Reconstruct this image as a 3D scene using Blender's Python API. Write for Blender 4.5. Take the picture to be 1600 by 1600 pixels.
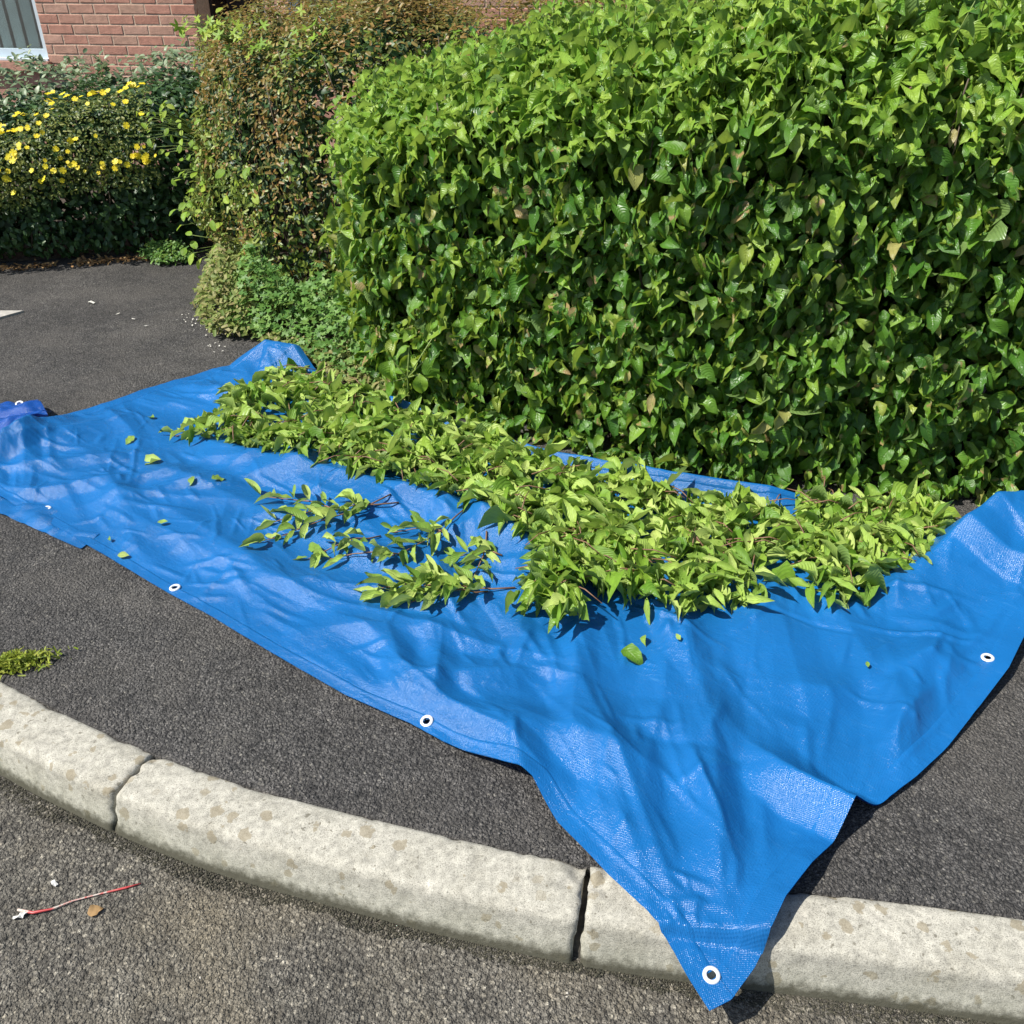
import bpy, math, random
import numpy as np
from mathutils import Vector, Matrix, kdtree, noise as mnoise

random.seed(7)
rng = np.random.default_rng(7)
R = math.radians
for o in list(bpy.data.objects):
    bpy.data.objects.remove(o)
scene = bpy.context.scene
col = scene.collection

# ------------------------------------------------------------------ camera, sky, sun, exposure
cam_d = bpy.data.cameras.new('camera')
cam_d.sensor_width = 36.0
cam_d.lens = 31.5
cam_d.clip_start = 0.05
cam_d.clip_end = 2000
cam = bpy.data.objects.new('camera', cam_d)
cam.location = (0, 0, 1.6)
cam.rotation_euler = (R(90 - 32), 0, 0)
col.objects.link(cam)
scene.camera = cam

SUN_EL, SUN_AZ = 54.0, 251.0          # azimuth measured from +Y towards +X
sdir = Vector((math.sin(R(SUN_AZ)) * math.cos(R(SUN_EL)), math.cos(R(SUN_AZ)) * math.cos(R(SUN_EL)), math.sin(R(SUN_EL))))
world = bpy.data.worlds.new('World')
scene.world = world
world.use_nodes = True
wn = world.node_tree
bg = wn.nodes['Background']
sky = wn.nodes.new('ShaderNodeTexSky')
sky.sky_type = 'NISHITA'
sky.sun_disc = False
sky.sun_elevation = R(SUN_EL)
sky.sun_rotation = R(SUN_AZ)
wn.links.new(sky.outputs[0], bg.inputs[0])
bg.inputs[1].default_value = 0.085
sun_d = bpy.data.lights.new('sun', 'SUN')
sun_d.energy = 4.6
sun_d.angle = R(0.5)
sun_d.color = (1.0, 0.955, 0.88)
sun = bpy.data.objects.new('sun', sun_d)
sun.rotation_euler = sdir.to_track_quat('Z', 'Y').to_euler()
sun.location = sdir * 30
col.objects.link(sun)
scene.render.engine = 'CYCLES'
scene.cycles.max_bounces = 6
scene.cycles.diffuse_bounces = 3
scene.cycles.glossy_bounces = 2
scene.cycles.transmission_bounces = 4
scene.view_settings.view_transform = 'Standard'
scene.view_settings.look = 'None'
scene.view_settings.exposure = 0.76
scene.view_settings.gamma = 1.0

# ------------------------------------------------------------------ helpers: objects
def tag(o, label=None, cat=None, group=None, kind=None):
    if label: o['label'] = label
    if cat: o['category'] = cat
    if group: o['group'] = group
    if kind: o['kind'] = kind
    return o

def empty(name, loc=(0, 0, 0)):
    o = bpy.data.objects.new(name, None)
    o.location = loc
    o.empty_display_size = 0.1
    col.objects.link(o)
    return o

def link(name, me, parent=None, world_space=True):
    """mesh object; vertices are given in world space, the parent empty only translates"""
    o = bpy.data.objects.new(name, me)
    col.objects.link(o)
    if parent is not None:
        o.parent = parent
        if world_space:
            p = parent
            off = Vector((0, 0, 0))
            while p is not None:
                off += Vector(p.location)
                p = p.parent
            o.location = -off
    return o

def mesh_np(name, V, F, mat=None, smooth=True, uv=None, rnd=None):
    """V (n,3); F list of faces or (m,k) array"""
    me = bpy.data.meshes.new(name)
    V = np.asarray(V, dtype=np.float32)
    if isinstance(F, np.ndarray):
        m, k = F.shape
        me.vertices.add(len(V)); me.vertices.foreach_set('co', V.ravel())
        me.loops.add(m * k); me.loops.foreach_set('vertex_index', F.astype(np.int32).ravel())
        me.polygons.add(m)
        me.polygons.foreach_set('loop_start', np.arange(0, m * k, k, dtype=np.int32))
        me.update(calc_edges=True)
    else:
        me.from_pydata([tuple(v) for v in V.tolist()], [], [tuple(f) for f in F])
        me.update()
    if uv is not None:
        ul = me.uv_layers.new(name='UVMap')
        li = np.empty(len(me.loops), dtype=np.int32)
        me.loops.foreach_get('vertex_index', li)
        ul.data.foreach_set('uv', np.asarray(uv, dtype=np.float32)[li].ravel())
    if rnd is not None:
        a = me.attributes.new('rnd', 'FLOAT', 'POINT')
        a.data.foreach_set('value', np.asarray(rnd, dtype=np.float32))
    if smooth:
        me.polygons.foreach_set('use_smooth', np.ones(len(me.polygons), dtype=bool))
    if mat: me.materials.append(mat)
    me.validate()
    return me

def box_vf(x0, x1, y0, y1, z0, z1):
    V = [(x0, y0, z0), (x1, y0, z0), (x1, y1, z0), (x0, y1, z0), (x0, y0, z1), (x1, y0, z1), (x1, y1, z1), (x0, y1, z1)]
    F = [(0, 3, 2, 1), (4, 5, 6, 7), (0, 1, 5, 4), (1, 2, 6, 5), (2, 3, 7, 6), (3, 0, 4, 7)]
    return V, F

def join_vf(parts):
    V, F = [], []
    for v, f in parts:
        o = len(V)
        V += list(v)
        F += [tuple(i + o for i in q) for q in f]
    return V, F

def tube_vf(pts, rads, n=6):
    pts = [Vector(p) for p in pts]
    V, F = [], []
    for i, p in enumerate(pts):
        d = (pts[min(i + 1, len(pts) - 1)] - pts[max(i - 1, 0)])
        if d.length < 1e-9: d = Vector((0, 0, 1))
        d.normalize()
        a = d.orthogonal().normalized(); b = d.cross(a)
        if i:  # keep frames aligned
            a = (pa - d * pa.dot(d)).normalized(); b = d.cross(a)
        pa = a
        for k in range(n):
            t = 2 * math.pi * k / n
            V.append(tuple(p + (a * math.cos(t) + b * math.sin(t)) * rads[i]))
    for i in range(len(pts) - 1):
        for k in range(n):
            F.append((i * n + k, i * n + (k + 1) % n, (i + 1) * n + (k + 1) % n, (i + 1) * n + k))
    F.append(tuple(range(n))[::-1])
    F.append(tuple(range((len(pts) - 1) * n, len(pts) * n)))
    return V, F

def interp_poly(pts, n):
    pts = np.asarray(pts, float)
    d = np.r_[0, np.cumsum(np.linalg.norm(np.diff(pts[:, :2], axis=0), axis=1))]
    s = np.linspace(0, d[-1], n)
    return np.stack([np.interp(s, d, pts[:, k]) for k in range(pts.shape[1])], 1)

def smooth_poly(pts, n, it=6):
    p = interp_poly(pts, n)
    for _ in range(it):
        p[1:-1] = 0.5 * p[1:-1] + 0.25 * (p[:-2] + p[2:])
    return p

def in_poly(x, y, poly):
    inside = np.zeros(np.shape(x), bool)
    n = len(poly)
    for i in range(n):
        x0, y0 = poly[i]; x1, y1 = poly[(i + 1) % n]
        c = ((y0 > y) != (y1 > y)) & (x < (x1 - x0) * (y - y0) / ((y1 - y0) + 1e-12) + x0)
        inside ^= c
    return inside

def seg_dist(x, y, poly, closed=False):
    """distance to polyline, parameter value along it, signed side"""
    P = np.asarray(poly, float)
    if closed: P = np.vstack([P, P[:1]])
    best = np.full(np.shape(x), 1e9); par = np.zeros(np.shape(x)); side = np.zeros(np.shape(x))
    for i in range(len(P) - 1):
        ax, ay = P[i, :2]; bx, by = P[i + 1, :2]
        dx, dy = bx - ax, by - ay
        t = np.clip(((x - ax) * dx + (y - ay) * dy) / (dx * dx + dy * dy + 1e-12), 0, 1)
        d = np.hypot(x - ax - t * dx, y - ay - t * dy)
        m = d < best
        best = np.where(m, d, best); par = np.where(m, i + t, par)
        side = np.where(m, np.sign(dx * (y - ay) - dy * (x - ax)), side)
    return best, par, side

# lattice value noise, vectorised
_perm = rng.random((64, 64, 64)).astype(np.float32)
def vnoise(x, y, z=0.0):
    x = np.asarray(x, float); y = np.asarray(y, float); z = np.asarray(z, float) + np.zeros_like(x)
    xi, yi, zi = np.floor(x).astype(int), np.floor(y).astype(int), np.floor(z).astype(int)
    fx, fy, fz = x - xi, y - yi, z - zi
    fx, fy, fz = [f * f * (3 - 2 * f) for f in (fx, fy, fz)]
    g = lambda a, b, c: _perm[(xi + a) & 63, (yi + b) & 63, (zi + c) & 63]
    r = 0
    for a in (0, 1):
        for b in (0, 1):
            for c in (0, 1):
                r = r + g(a, b, c) * (fx if a else 1 - fx) * (fy if b else 1 - fy) * (fz if c else 1 - fz)
    return r * 2 - 1

def norm(a):
    return a / (np.linalg.norm(a, axis=-1, keepdims=True) + 1e-9)

# ------------------------------------------------------------------ helpers: materials
def new_mat(name):
    m = bpy.data.materials.new(name)
    m.use_nodes = True
    nt = m.node_tree
    return m, nt, nt.nodes['Principled BSDF']

class NT:
    def __init__(s, nt): s.nt = nt
    def n(s, typ, **kw):
        nd = s.nt.nodes.new(typ)
        for k, v in kw.items(): setattr(nd, k, v)
        return nd
    def l(s, a, b): s.nt.links.new(a, b)
    def val(s, sock, v):
        if hasattr(v, 'is_output') or isinstance(v, bpy.types.NodeSocket): s.l(v, sock)
        else: sock.default_value = v
    def math(s, op, a, b=0.0, c=None, clamp=False):
        nd = s.n('ShaderNodeMath', operation=op, use_clamp=clamp)
        s.val(nd.inputs[0], a); s.val(nd.inputs[1], b)
        if c is not None: s.val(nd.inputs[2], c)
        return nd.outputs[0]
    def mix(s, f, a, b, blend='MIX'):
        nd = s.n('ShaderNodeMix', data_type='RGBA', blend_type=blend)
        s.val(nd.inputs['Factor'], f)
        for nm, v in (('A', a), ('B', b)):
            sk = [q for q in nd.inputs if q.name == nm and q.type == 'RGBA'][0]
            s.val(sk, v if not isinstance(v, tuple) or len(v) == 4 else (*v, 1))
        return [q for q in nd.outputs if q.type == 'RGBA'][0]
    def ramp(s, f, stops, interp='LINEAR'):
        nd = s.n('ShaderNodeValToRGB')
        cr = nd.color_ramp; cr.interpolation = interp
        while len(cr.elements) < len(stops): cr.elements.new(0.5)
        for e, (p, c) in zip(cr.elements, stops):
            e.position = p
            e.color = (*c, 1) if isinstance(c, tuple) else (c, c, c, 1)
        s.l(f, nd.inputs[0])
        return nd.outputs[0]
    def noise(s, vec, scale, detail=4, rough=0.55, dist=0.0):
        nd = s.n('ShaderNodeTexNoise')
        if vec is not None: s.l(vec, nd.inputs['Vector'])
        nd.inputs['Scale'].default_value = scale; nd.inputs['Detail'].default_value = detail
        nd.inputs['Roughness'].default_value = rough; nd.inputs['Distortion'].default_value = dist
        return nd.outputs[0]
    def voro(s, vec, scale, feature='F1', rand=1.0):
        nd = s.n('ShaderNodeTexVoronoi', feature=feature)
        if vec is not None: s.l(vec, nd.inputs['Vector'])
        nd.inputs['Scale'].default_value = scale; nd.inputs['Randomness'].default_value = rand
        return nd
    def bump(s, h, strength, dist, normal=None):
        nd = s.n('ShaderNodeBump')
        nd.inputs['Strength'].default_value = strength; nd.inputs['Distance'].default_value = dist
        s.l(h, nd.inputs['Height'])
        if normal is not None: s.l(normal, nd.inputs['Normal'])
        return nd.outputs[0]
    def pos(s): return s.n('ShaderNodeNewGeometry').outputs['Position']

def simple_mat(name, colr, rough=0.6, metal=0.0, var=0.12, scale=30, bump=0.0):
    m, nt, b = new_mat(name); q = NT(nt)
    tc = q.n('ShaderNodeTexCoord').outputs['Object']
    f = q.noise(tc, scale, 5)
    c0 = tuple(c * (1 - var) for c in colr); c1 = tuple(min(1, c * (1 + var)) for c in colr)
    q.l(q.ramp(f, [(0.3, c0), (0.7, c1)]), b.inputs['Base Color'])
    b.inputs['Roughness'].default_value = rough; b.inputs['Metallic'].default_value = metal
    if bump: q.l(q.bump(f, 1.0, bump), b.inputs['Normal'])
    return m

def leaf_mat(name, stops, under, rough=0.42, trans=0.35, tcol=(0.30, 0.42, 0.05), vein=0.0, spec=0.5, spots=None, nveins=9.0):
    m, nt, b = new_mat(name); q = NT(nt)
    at = q.n('ShaderNodeAttribute', attribute_name='rnd').outputs['Fac']
    oi = q.n('ShaderNodeObjectInfo').outputs['Random']
    f = q.math('FRACT', q.math('ADD', at, oi))
    c = q.ramp(f, stops)
    geo = q.n('ShaderNodeNewGeometry')
    nz = q.noise(geo.outputs['Position'], 45, 4, 0.6)
    c = q.mix(0.5, c, q.mix(1.0, c, q.ramp(nz, [(0.3, 0.55), (0.7, 1.25)]), 'MULTIPLY'))
    if spots:
        nz2 = q.noise(geo.outputs['Position'], 26, 3, 0.6)
        f2 = q.math('FRACT', q.math('MULTIPLY', f, 37.0))
        msk = q.math('MULTIPLY', q.ramp(nz2, [(0.54, 0.0), (0.62, 1.0)]), q.ramp(f2, [(0.80, 0.0), (0.85, 1.0)]))
        c = q.mix(msk, c, spots)
    c = q.mix(geo.outputs['Backfacing'], c, q.mix(0.8, c, under))
    if vein:
        uv = q.n('ShaderNodeUVMap').outputs[0]
        sp = q.n('ShaderNodeSeparateXYZ'); q.l(uv, sp.inputs[0])
        av = q.math('ABSOLUTE', sp.outputs[1])
        t = q.math('SUBTRACT', sp.outputs[0], q.math('MULTIPLY', q.math('POWER', av, 1.5), 0.42))
        w = q.math('SINE', q.math('MULTIPLY', t, nveins * 6.283))
        mid = q.ramp(av, [(0.0, 1.0), (0.09, 0.0)])
        line = q.math('MAXIMUM', q.math('MULTIPLY', q.math('POWER', q.math('MULTIPLY_ADD', w, 0.5, 0.5), 5.0), 0.7), mid)
        c = q.mix(q.math('MULTIPLY', line, 0.28), c, q.mix(0.5, c, (0.32, 0.42, 0.12)))
        h = q.math('MULTIPLY_ADD', w, 0.5, q.math('MULTIPLY', mid, -1.5))
        q.l(q.bump(h, vein, 0.0016), b.inputs['Normal'])
    q.l(c, b.inputs['Base Color'])
    b.inputs['Roughness'].default_value = rough
    b.inputs['Specular IOR Level'].default_value = spec
    tr = q.n('ShaderNodeBsdfTranslucent')
    q.l(q.mix(0.6, c, tcol), tr.inputs[0])
    mx = q.n('ShaderNodeMixShader'); mx.inputs[0].default_value = trans
    q.l(b.outputs[0], mx.inputs[1]); q.l(tr.outputs[0], mx.inputs[2])
    q.l(mx.outputs[0], nt.nodes['Material Output'].inputs[0])
    return m

def asphalt_mat(name, dark, mid, light, scale, bumpd, patch, pale, rough=0.85, dirt=(0.16, 0.13, 0.09)):
    m, nt, b = new_mat(name); q = NT(nt)
    p = q.pos()
    wp = q.n('ShaderNodeVectorMath', operation='ADD'); q.l(p, wp.inputs[0])
    nzv = q.n('ShaderNodeTexNoise'); q.l(p, nzv.inputs['Vector']); nzv.inputs['Scale'].default_value = scale * 0.8
    sc = q.n('ShaderNodeVectorMath', operation='SCALE'); q.l(nzv.outputs['Color'], sc.inputs[0]); sc.inputs['Scale'].default_value = 0.35 / scale
    q.l(sc.outputs[0], wp.inputs[1])
    v1 = q.voro(wp.outputs[0], scale); v2 = q.voro(wp.outputs[0], scale * 2.3)
    big = q.noise(p, 3.0, 5, 0.6); med = q.noise(p, 16, 5, 0.65)
    cell = q.n('ShaderNodeSeparateColor'); q.l(v1.outputs['Color'], cell.inputs[0])
    c = q.ramp(cell.outputs[0], [(0.0, dark), (0.55, mid), (0.86, mid), (0.93, light), (1.0, pale)])
    gap = q.ramp(v1.outputs['Distance'], [(0.35, 0.0), (0.62, 1.0)])
    c = q.mix(q.math('MULTIPLY', gap, 0.55), c, dark)
    c = q.mix(0.75, c, q.mix(1.0, c, q.ramp(med, [(0.3, 0.62), (0.7, 1.35)]), 'MULTIPLY'))
    c = q.mix(q.math('MULTIPLY', q.ramp(big, [(0.45, 0.0), (0.7, 1.0)]), patch), c, dirt)
    # pale scuffs and worn patches, darker damp-looking blotches
    sc1 = q.noise(p, 8.5, 6, 0.72, 0.6); sc2 = q.noise(p, 1.7, 4, 0.6)
    c = q.mix(q.math('MULTIPLY', q.ramp(sc1, [(0.62, 0.0), (0.70, 1.0)]), 0.55), c, q.mix(0.6, c, pale))
    c = q.mix(1.0, c, q.ramp(sc2, [(0.3, 0.80), (0.7, 1.18)]), 'MULTIPLY')
    fine = q.n('ShaderNodeSeparateColor'); q.l(v2.outputs['Color'], fine.inputs[0])
    c = q.mix(0.8, c, q.mix(1.0, c, q.ramp(fine.outputs[0], [(0.0, 0.6), (0.8, 1.15), (1.0, 1.9)]), 'MULTIPLY'))
    q.l(c, b.inputs['Base Color'])
    b.inputs['Roughness'].default_value = rough
    b.inputs['Specular IOR Level'].default_value = 0.35
    h = q.math('ADD', q.math('MULTIPLY', v1.outputs['Distance'], -1.0), q.math('MULTIPLY', v2.outputs['Distance'], -0.5))
    h = q.math('MULTIPLY_ADD', q.math('MULTIPLY', cell.outputs[1], 1.0), 0.7, h)
    bn = q.bump(h, 1.0, bumpd)
    bn = q.bump(med, 0.6, bumpd * 1.2, bn)
    q.l(bn, b.inputs['Normal'])
    return m

M = {}
M['pavement'] = asphalt_mat('dark_tarmac', (0.030, 0.029, 0.028), (0.098, 0.093, 0.087), (0.135, 0.128, 0.118), 140, 0.0080, 0.55, (0.16, 0.15, 0.13), dirt=(0.115, 0.106, 0.094))
M['road'] = asphalt_mat('worn_road', (0.060, 0.055, 0.046), (0.155, 0.144, 0.120), (0.21, 0.19, 0.15), 115, 0.0085, 0.6, (0.28, 0.26, 0.21), dirt=(0.185, 0.158, 0.108))

def kerb_material():
    m, nt, b = new_mat('weathered_concrete'); q = NT(nt)
    p = q.pos()
    n1 = q.noise(p, 9, 6, 0.62); n2 = q.noise(p, 55, 5, 0.65); n3 = q.noise(p, 420, 3, 0.7)
    c = q.ramp(n1, [(0.28, (0.29, 0.275, 0.225)), (0.5, (0.37, 0.355, 0.30)), (0.72, (0.43, 0.41, 0.35))])
    c = q.mix(0.8, c, q.mix(1.0, c, q.ramp(n2, [(0.3, 0.60), (0.65, 1.2)]), 'MULTIPLY'))
    c = q.mix(0.95, c, q.mix(1.0, c, q.ramp(n3, [(0.34, 0.40), (0.48, 1.0), (0.7, 1.2)]), 'MULTIPLY'))
    # lichen spots
    wp = q.n('ShaderNodeVectorMath', operation='ADD'); q.l(p, wp.inputs[0])
    nv = q.n('ShaderNodeTexNoise'); q.l(p, nv.inputs['Vector']); nv.inputs['Scale'].default_value = 70
    sc = q.n('ShaderNodeVectorMath', operation='SCALE'); q.l(nv.outputs['Color'], sc.inputs[0]); sc.inputs['Scale'].default_value = 0.024
    q.l(sc.outputs[0], wp.inputs[1])
    v = q.voro(wp.outputs[0], 27)
    sep = q.n('ShaderNodeSeparateColor'); q.l(v.outputs['Color'], sep.inputs[0])
    rad = q.math('MULTIPLY', sep.outputs[0], 0.50)
    spot = q.math('MULTIPLY', q.ramp(q.math('SUBTRACT', rad, v.outputs['Distance']), [(0.0, 0.0), (0.06, 1.0)]), q.ramp(sep.outputs[1], [(0.30, 0.0), (0.35, 1.0)]))
    c = q.mix(q.math('MULTIPLY', spot, 0.62), c, (0.20, 0.165, 0.10))
    v2 = q.voro(wp.outputs[0], 46)
    sp2 = q.n('ShaderNodeSeparateColor'); q.l(v2.outputs['Color'], sp2.inputs[0])
    spot2 = q.math('MULTIPLY', q.ramp(v2.outputs['Distance'], [(0.12, 1.0), (0.2, 0.0)]), q.ramp(sp2.outputs[1], [(0.60, 0.0), (0.64, 1.0)]))
    c = q.mix(q.math('MULTIPLY', spot2, 0.7), c, (0.10, 0.09, 0.065))
    # green algae on the upright face, dirt line along the gutter
    sz = q.n('ShaderNodeSeparateXYZ'); q.l(p, sz.inputs[0])
    zz = q.math('ADD', sz.outputs[2], q.math('MULTIPLY', q.math('SUBTRACT', n1, 0.5), 0.05))
    c = q.mix(q.math('MULTIPLY', q.ramp(q.math('ADD', zz, 0.5), [(0.40, 1.0), (0.485, 0.0)]), 0.30), c, (0.33, 0.345, 0.25))
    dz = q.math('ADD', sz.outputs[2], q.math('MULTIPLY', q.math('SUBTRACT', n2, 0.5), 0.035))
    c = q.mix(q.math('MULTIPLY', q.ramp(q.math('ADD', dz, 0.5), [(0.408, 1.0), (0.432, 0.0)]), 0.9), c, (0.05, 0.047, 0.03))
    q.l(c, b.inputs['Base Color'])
    b.inputs['Roughness'].default_value = 0.88
    b.inputs['Specular IOR Level'].default_value = 0.25
    h = q.math('ADD', q.math('MULTIPLY', n2, 1.0), q.math('MULTIPLY', n3, 0.4))
    q.l(q.bump(h, 1.0, 0.0022), b.inputs['Normal'])
    return m
M['kerb'] = kerb_material()

def tarp_material(name, base, weave=True):
    m, nt, b = new_mat(name); q = NT(nt)
    geo = q.n('ShaderNodeNewGeometry')
    uv = q.n('ShaderNodeUVMap').outputs[0]
    sp = q.n('ShaderNodeSeparateXYZ'); q.l(uv, sp.inputs[0])
    n1 = q.noise(uv, 3.0, 4, 0.6)
    c = q.ramp(n1, [(0.3, tuple(x * 0.86 for x in base)), (0.7, tuple(min(1, x * 1.12) for x in base))])
    # pale rub marks along the creases
    mp = q.n('ShaderNodeMapping'); q.l(uv, mp.inputs[0]); mp.inputs['Scale'].default_value = (1.0, 7.0, 1.0); mp.inputs['Rotation'].default_value = (0, 0, 0.5)
    st = q.noise(mp.outputs[0], 9, 6, 0.7, 0.4)
    c = q.mix(q.math('MULTIPLY', q.ramp(st, [(0.60, 0.0), (0.72, 1.0)]), 0.16), c, (0.09, 0.29, 0.55))
    c = q.mix(q.math('MULTIPLY', geo.outputs['Backfacing'], 0.6), c, (0.008, 0.04, 0.30))
    q.l(c, b.inputs['Base Color'])
    q.l(q.ramp(q.noise(uv, 14, 4, 0.6), [(0.35, 0.20), (0.65, 0.31)]), b.inputs['Roughness'])
    b.inputs['Specular IOR Level'].default_value = 0.31
    # crinkles: ridged noises in tarp space
    r1 = q.math('ABSOLUTE', q.math('SUBTRACT', q.noise(uv, 7, 3, 0.5, 0.9), 0.5))
    r2 = q.math('ABSOLUTE', q.math('SUBTRACT', q.noise(uv, 62, 3, 0.6, 0.6), 0.5))
    mp2 = q.n('ShaderNodeMapping'); q.l(uv, mp2.inputs[0]); mp2.inputs['Scale'].default_value = (1.0, 3.2, 1.0); mp2.inputs['Rotation'].default_value = (0, 0, 0.9)
    r3 = q.math('ABSOLUTE', q.math('SUBTRACT', q.noise(mp2.outputs[0], 30, 3, 0.6, 0.8), 0.5))
    n = q.bump(r1, 0.3, 0.006)
    n = q.bump(r2, 0.7, 0.0030, n)
    n = q.bump(r3, 0.5, 0.0032, n)
    # woven tape
    wx = q.math('SINE', q.math('MULTIPLY', sp.outputs[0], 6.283 / 0.0042)); wy = q.math('SINE', q.math('MULTIPLY', sp.outputs[1], 6.283 / 0.0042))
    n = q.bump(q.math('MULTIPLY', wx, wy), 0.45, 0.0006, n)
    q.l(n, b.inputs['Normal'])
    tr = q.n('ShaderNodeBsdfTranslucent'); tr.inputs[0].default_value = (0.01, 0.10, 0.6, 1)
    mx = q.n('ShaderNodeMixShader'); mx.inputs[0].default_value = 0.10
    q.l(b.outputs[0], mx.inputs[1]); q.l(tr.outputs[0], mx.inputs[2])
    q.l(mx.outputs[0], nt.nodes['Material Output'].inputs[0])
    return m
M['tarp'] = tarp_material('blue_tarpaulin', (0.008, 0.118, 0.345))
M['eyelet'] = simple_mat('aluminium', (0.86, 0.86, 0.86), 0.42, 0.45, 0.05, 200)

M['dogwood'] = leaf_mat('dogwood_leaf', [(0.0, (0.036, 0.125, 0.015)), (0.35, (0.078, 0.205, 0.021)), (0.7, (0.135, 0.285, 0.029)), (0.90, (0.230, 0.360, 0.045)), (0.97, (0.31, 0.38, 0.065)), (1.0, (0.38, 0.31, 0.13))],
                        (0.17, 0.26, 0.09), 0.36, 0.36, (0.36, 0.48, 0.03), 0.5, 0.45, spots=(0.36, 0.25, 0.11))
M['tip'] = leaf_mat('dogwood_young_leaf', [(0.0, (0.11, 0.25, 0.022)), (0.5, (0.20, 0.36, 0.035)), (1.0, (0.33, 0.47, 0.065))], (0.20, 0.30, 0.10), 0.40, 0.38, (0.34, 0.50, 0.05), 0.5, 0.4)
M['cut'] = leaf_mat('wilting_cut_leaf', [(0.0, (0.12, 0.25, 0.03)), (0.3, (0.25, 0.40, 0.06)), (0.7, (0.38, 0.53, 0.10)), (1.0, (0.47, 0.57, 0.16))], (0.37, 0.50, 0.13), 0.48, 0.30, (0.38, 0.48, 0.10), 0.6, 0.35)
M['brownleaf'] = leaf_mat('copper_small_leaf', [(0.0, (0.06, 0.09, 0.022)), (0.35, (0.15, 0.15, 0.03)), (0.6, (0.25, 0.18, 0.04)), (0.85, (0.31, 0.15, 0.05)), (1.0, (0.36, 0.33, 0.10))], (0.16, 0.15, 0.07), 0.45, 0.35, (0.36, 0.24, 0.05), 0, 0.4)
M['olive'] = leaf_mat('olive_small_leaf', [(0.0, (0.08, 0.14, 0.025)), (0.5, (0.18, 0.26, 0.035)), (1.0, (0.31, 0.36, 0.07))], (0.18, 0.22, 0.09), 0.42, 0.35, (0.32, 0.38, 0.05), 0, 0.4)
M['evergreen'] = leaf_mat('evergreen_leaf', [(0.0, (0.018, 0.05, 0.015)), (0.6, (0.036, 0.085, 0.024)), (1.0, (0.075, 0.14, 0.04))], (0.09, 0.13, 0.07), 0.46, 0.15, (0.10, 0.22, 0.03), 0, 0.35)
M['silver'] = leaf_mat('silver_green_leaf', [(0.0, (0.10, 0.16, 0.08)), (0.5, (0.18, 0.25, 0.13)), (1.0, (0.30, 0.36, 0.22))], (0.26, 0.30, 0.21), 0.45, 0.25, (0.25, 0.32, 0.12), 0, 0.4)
M['smallgreen'] = leaf_mat('flower_shrub_leaf', [(0.0, (0.07, 0.11, 0.025)), (0.5, (0.15, 0.20, 0.04)), (1.0, (0.27, 0.28, 0.07))], (0.15, 0.18, 0.08), 0.45, 0.3, (0.28, 0.32, 0.05), 0, 0.4)
M['lime'] = leaf_mat('lime_climber_leaf', [(0.0, (0.16, 0.30, 0.025)), (0.5, (0.24, 0.40, 0.035)), (1.0, (0.36, 0.46, 0.05))], (0.26, 0.38, 0.10), 0.45, 0.42, (0.50, 0.60, 0.04), 0.4, 0.35)
M['weed'] = leaf_mat('geranium_leaf', [(0.0, (0.07, 0.17, 0.035)), (0.5, (0.12, 0.25, 0.05)), (1.0, (0.20, 0.33, 0.08))], (0.18, 0.28, 0.11), 0.5, 0.35, (0.30, 0.42, 0.06), 0, 0.35)
M['dryweed'] = leaf_mat('straw_weed_leaf', [(0.0, (0.12, 0.19, 0.04)), (0.5, (0.22, 0.27, 0.07)), (1.0, (0.36, 0.30, 0.14))], (0.26, 0.28, 0.13), 0.55, 0.35, (0.36, 0.38, 0.10), 0, 0.3)
M['moss'] = leaf_mat('moss_frond', [(0.0, (0.16, 0.24, 0.02)), (0.6, (0.30, 0.36, 0.04)), (1.0, (0.42, 0.44, 0.08))], (0.3, 0.34, 0.08), 0.6, 0.3, (0.4, 0.45, 0.05), 0, 0.3)
M['dry'] = leaf_mat('dead_leaf', [(0.0, (0.20, 0.11, 0.045)), (0.5, (0.36, 0.21, 0.09)), (1.0, (0.50, 0.34, 0.16))], (0.4, 0.27, 0.14), 0.7, 0.2, (0.45, 0.25, 0.1), 0, 0.25)
M['petal'] = leaf_mat('yellow_petal', [(0.0, (0.80, 0.62, 0.015)), (1.0, (0.88, 0.76, 0.04))], (0.80, 0.66, 0.03), 0.5, 0.3, (0.85, 0.65, 0.02), 0, 0.3)
M['stem'] = simple_mat('reddish_stem', (0.17, 0.09, 0.05), 0.6, 0, 0.3, 60)
M['twig'] = simple_mat('hedge_twig', (0.10, 0.075, 0.05), 0.8, 0, 0.35, 60)
M['greenstem'] = simple_mat('green_stem', (0.20, 0.27, 0.07), 0.55, 0, 0.2, 60)
M['soil'] = simple_mat('garden_soil', (0.045, 0.033, 0.022), 0.95, 0, 0.5, 40, 0.02)
M['upvc'] = simple_mat('painted_frame', (0.50, 0.58, 0.63), 0.35, 0, 0.04, 12)
M['blind'] = simple_mat('blind_fabric', (0.78, 0.80, 0.78), 0.8, 0, 0.05, 12)
M['darkwood'] = simple_mat('dark_door_paint', (0.035, 0.022, 0.018), 0.5, 0, 0.3, 6)
M['mortar'] = simple_mat('mortar', (0.50, 0.38, 0.28), 0.95, 0, 0.25, 60, 0.004)
M['rooftile'] = simple_mat('roof_tile', (0.13, 0.075, 0.055), 0.85, 0, 0.3, 8, 0.01)
M['interior'] = simple_mat('dim_room', (0.55, 0.58, 0.58), 0.9, 0, 0.2, 3)

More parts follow.
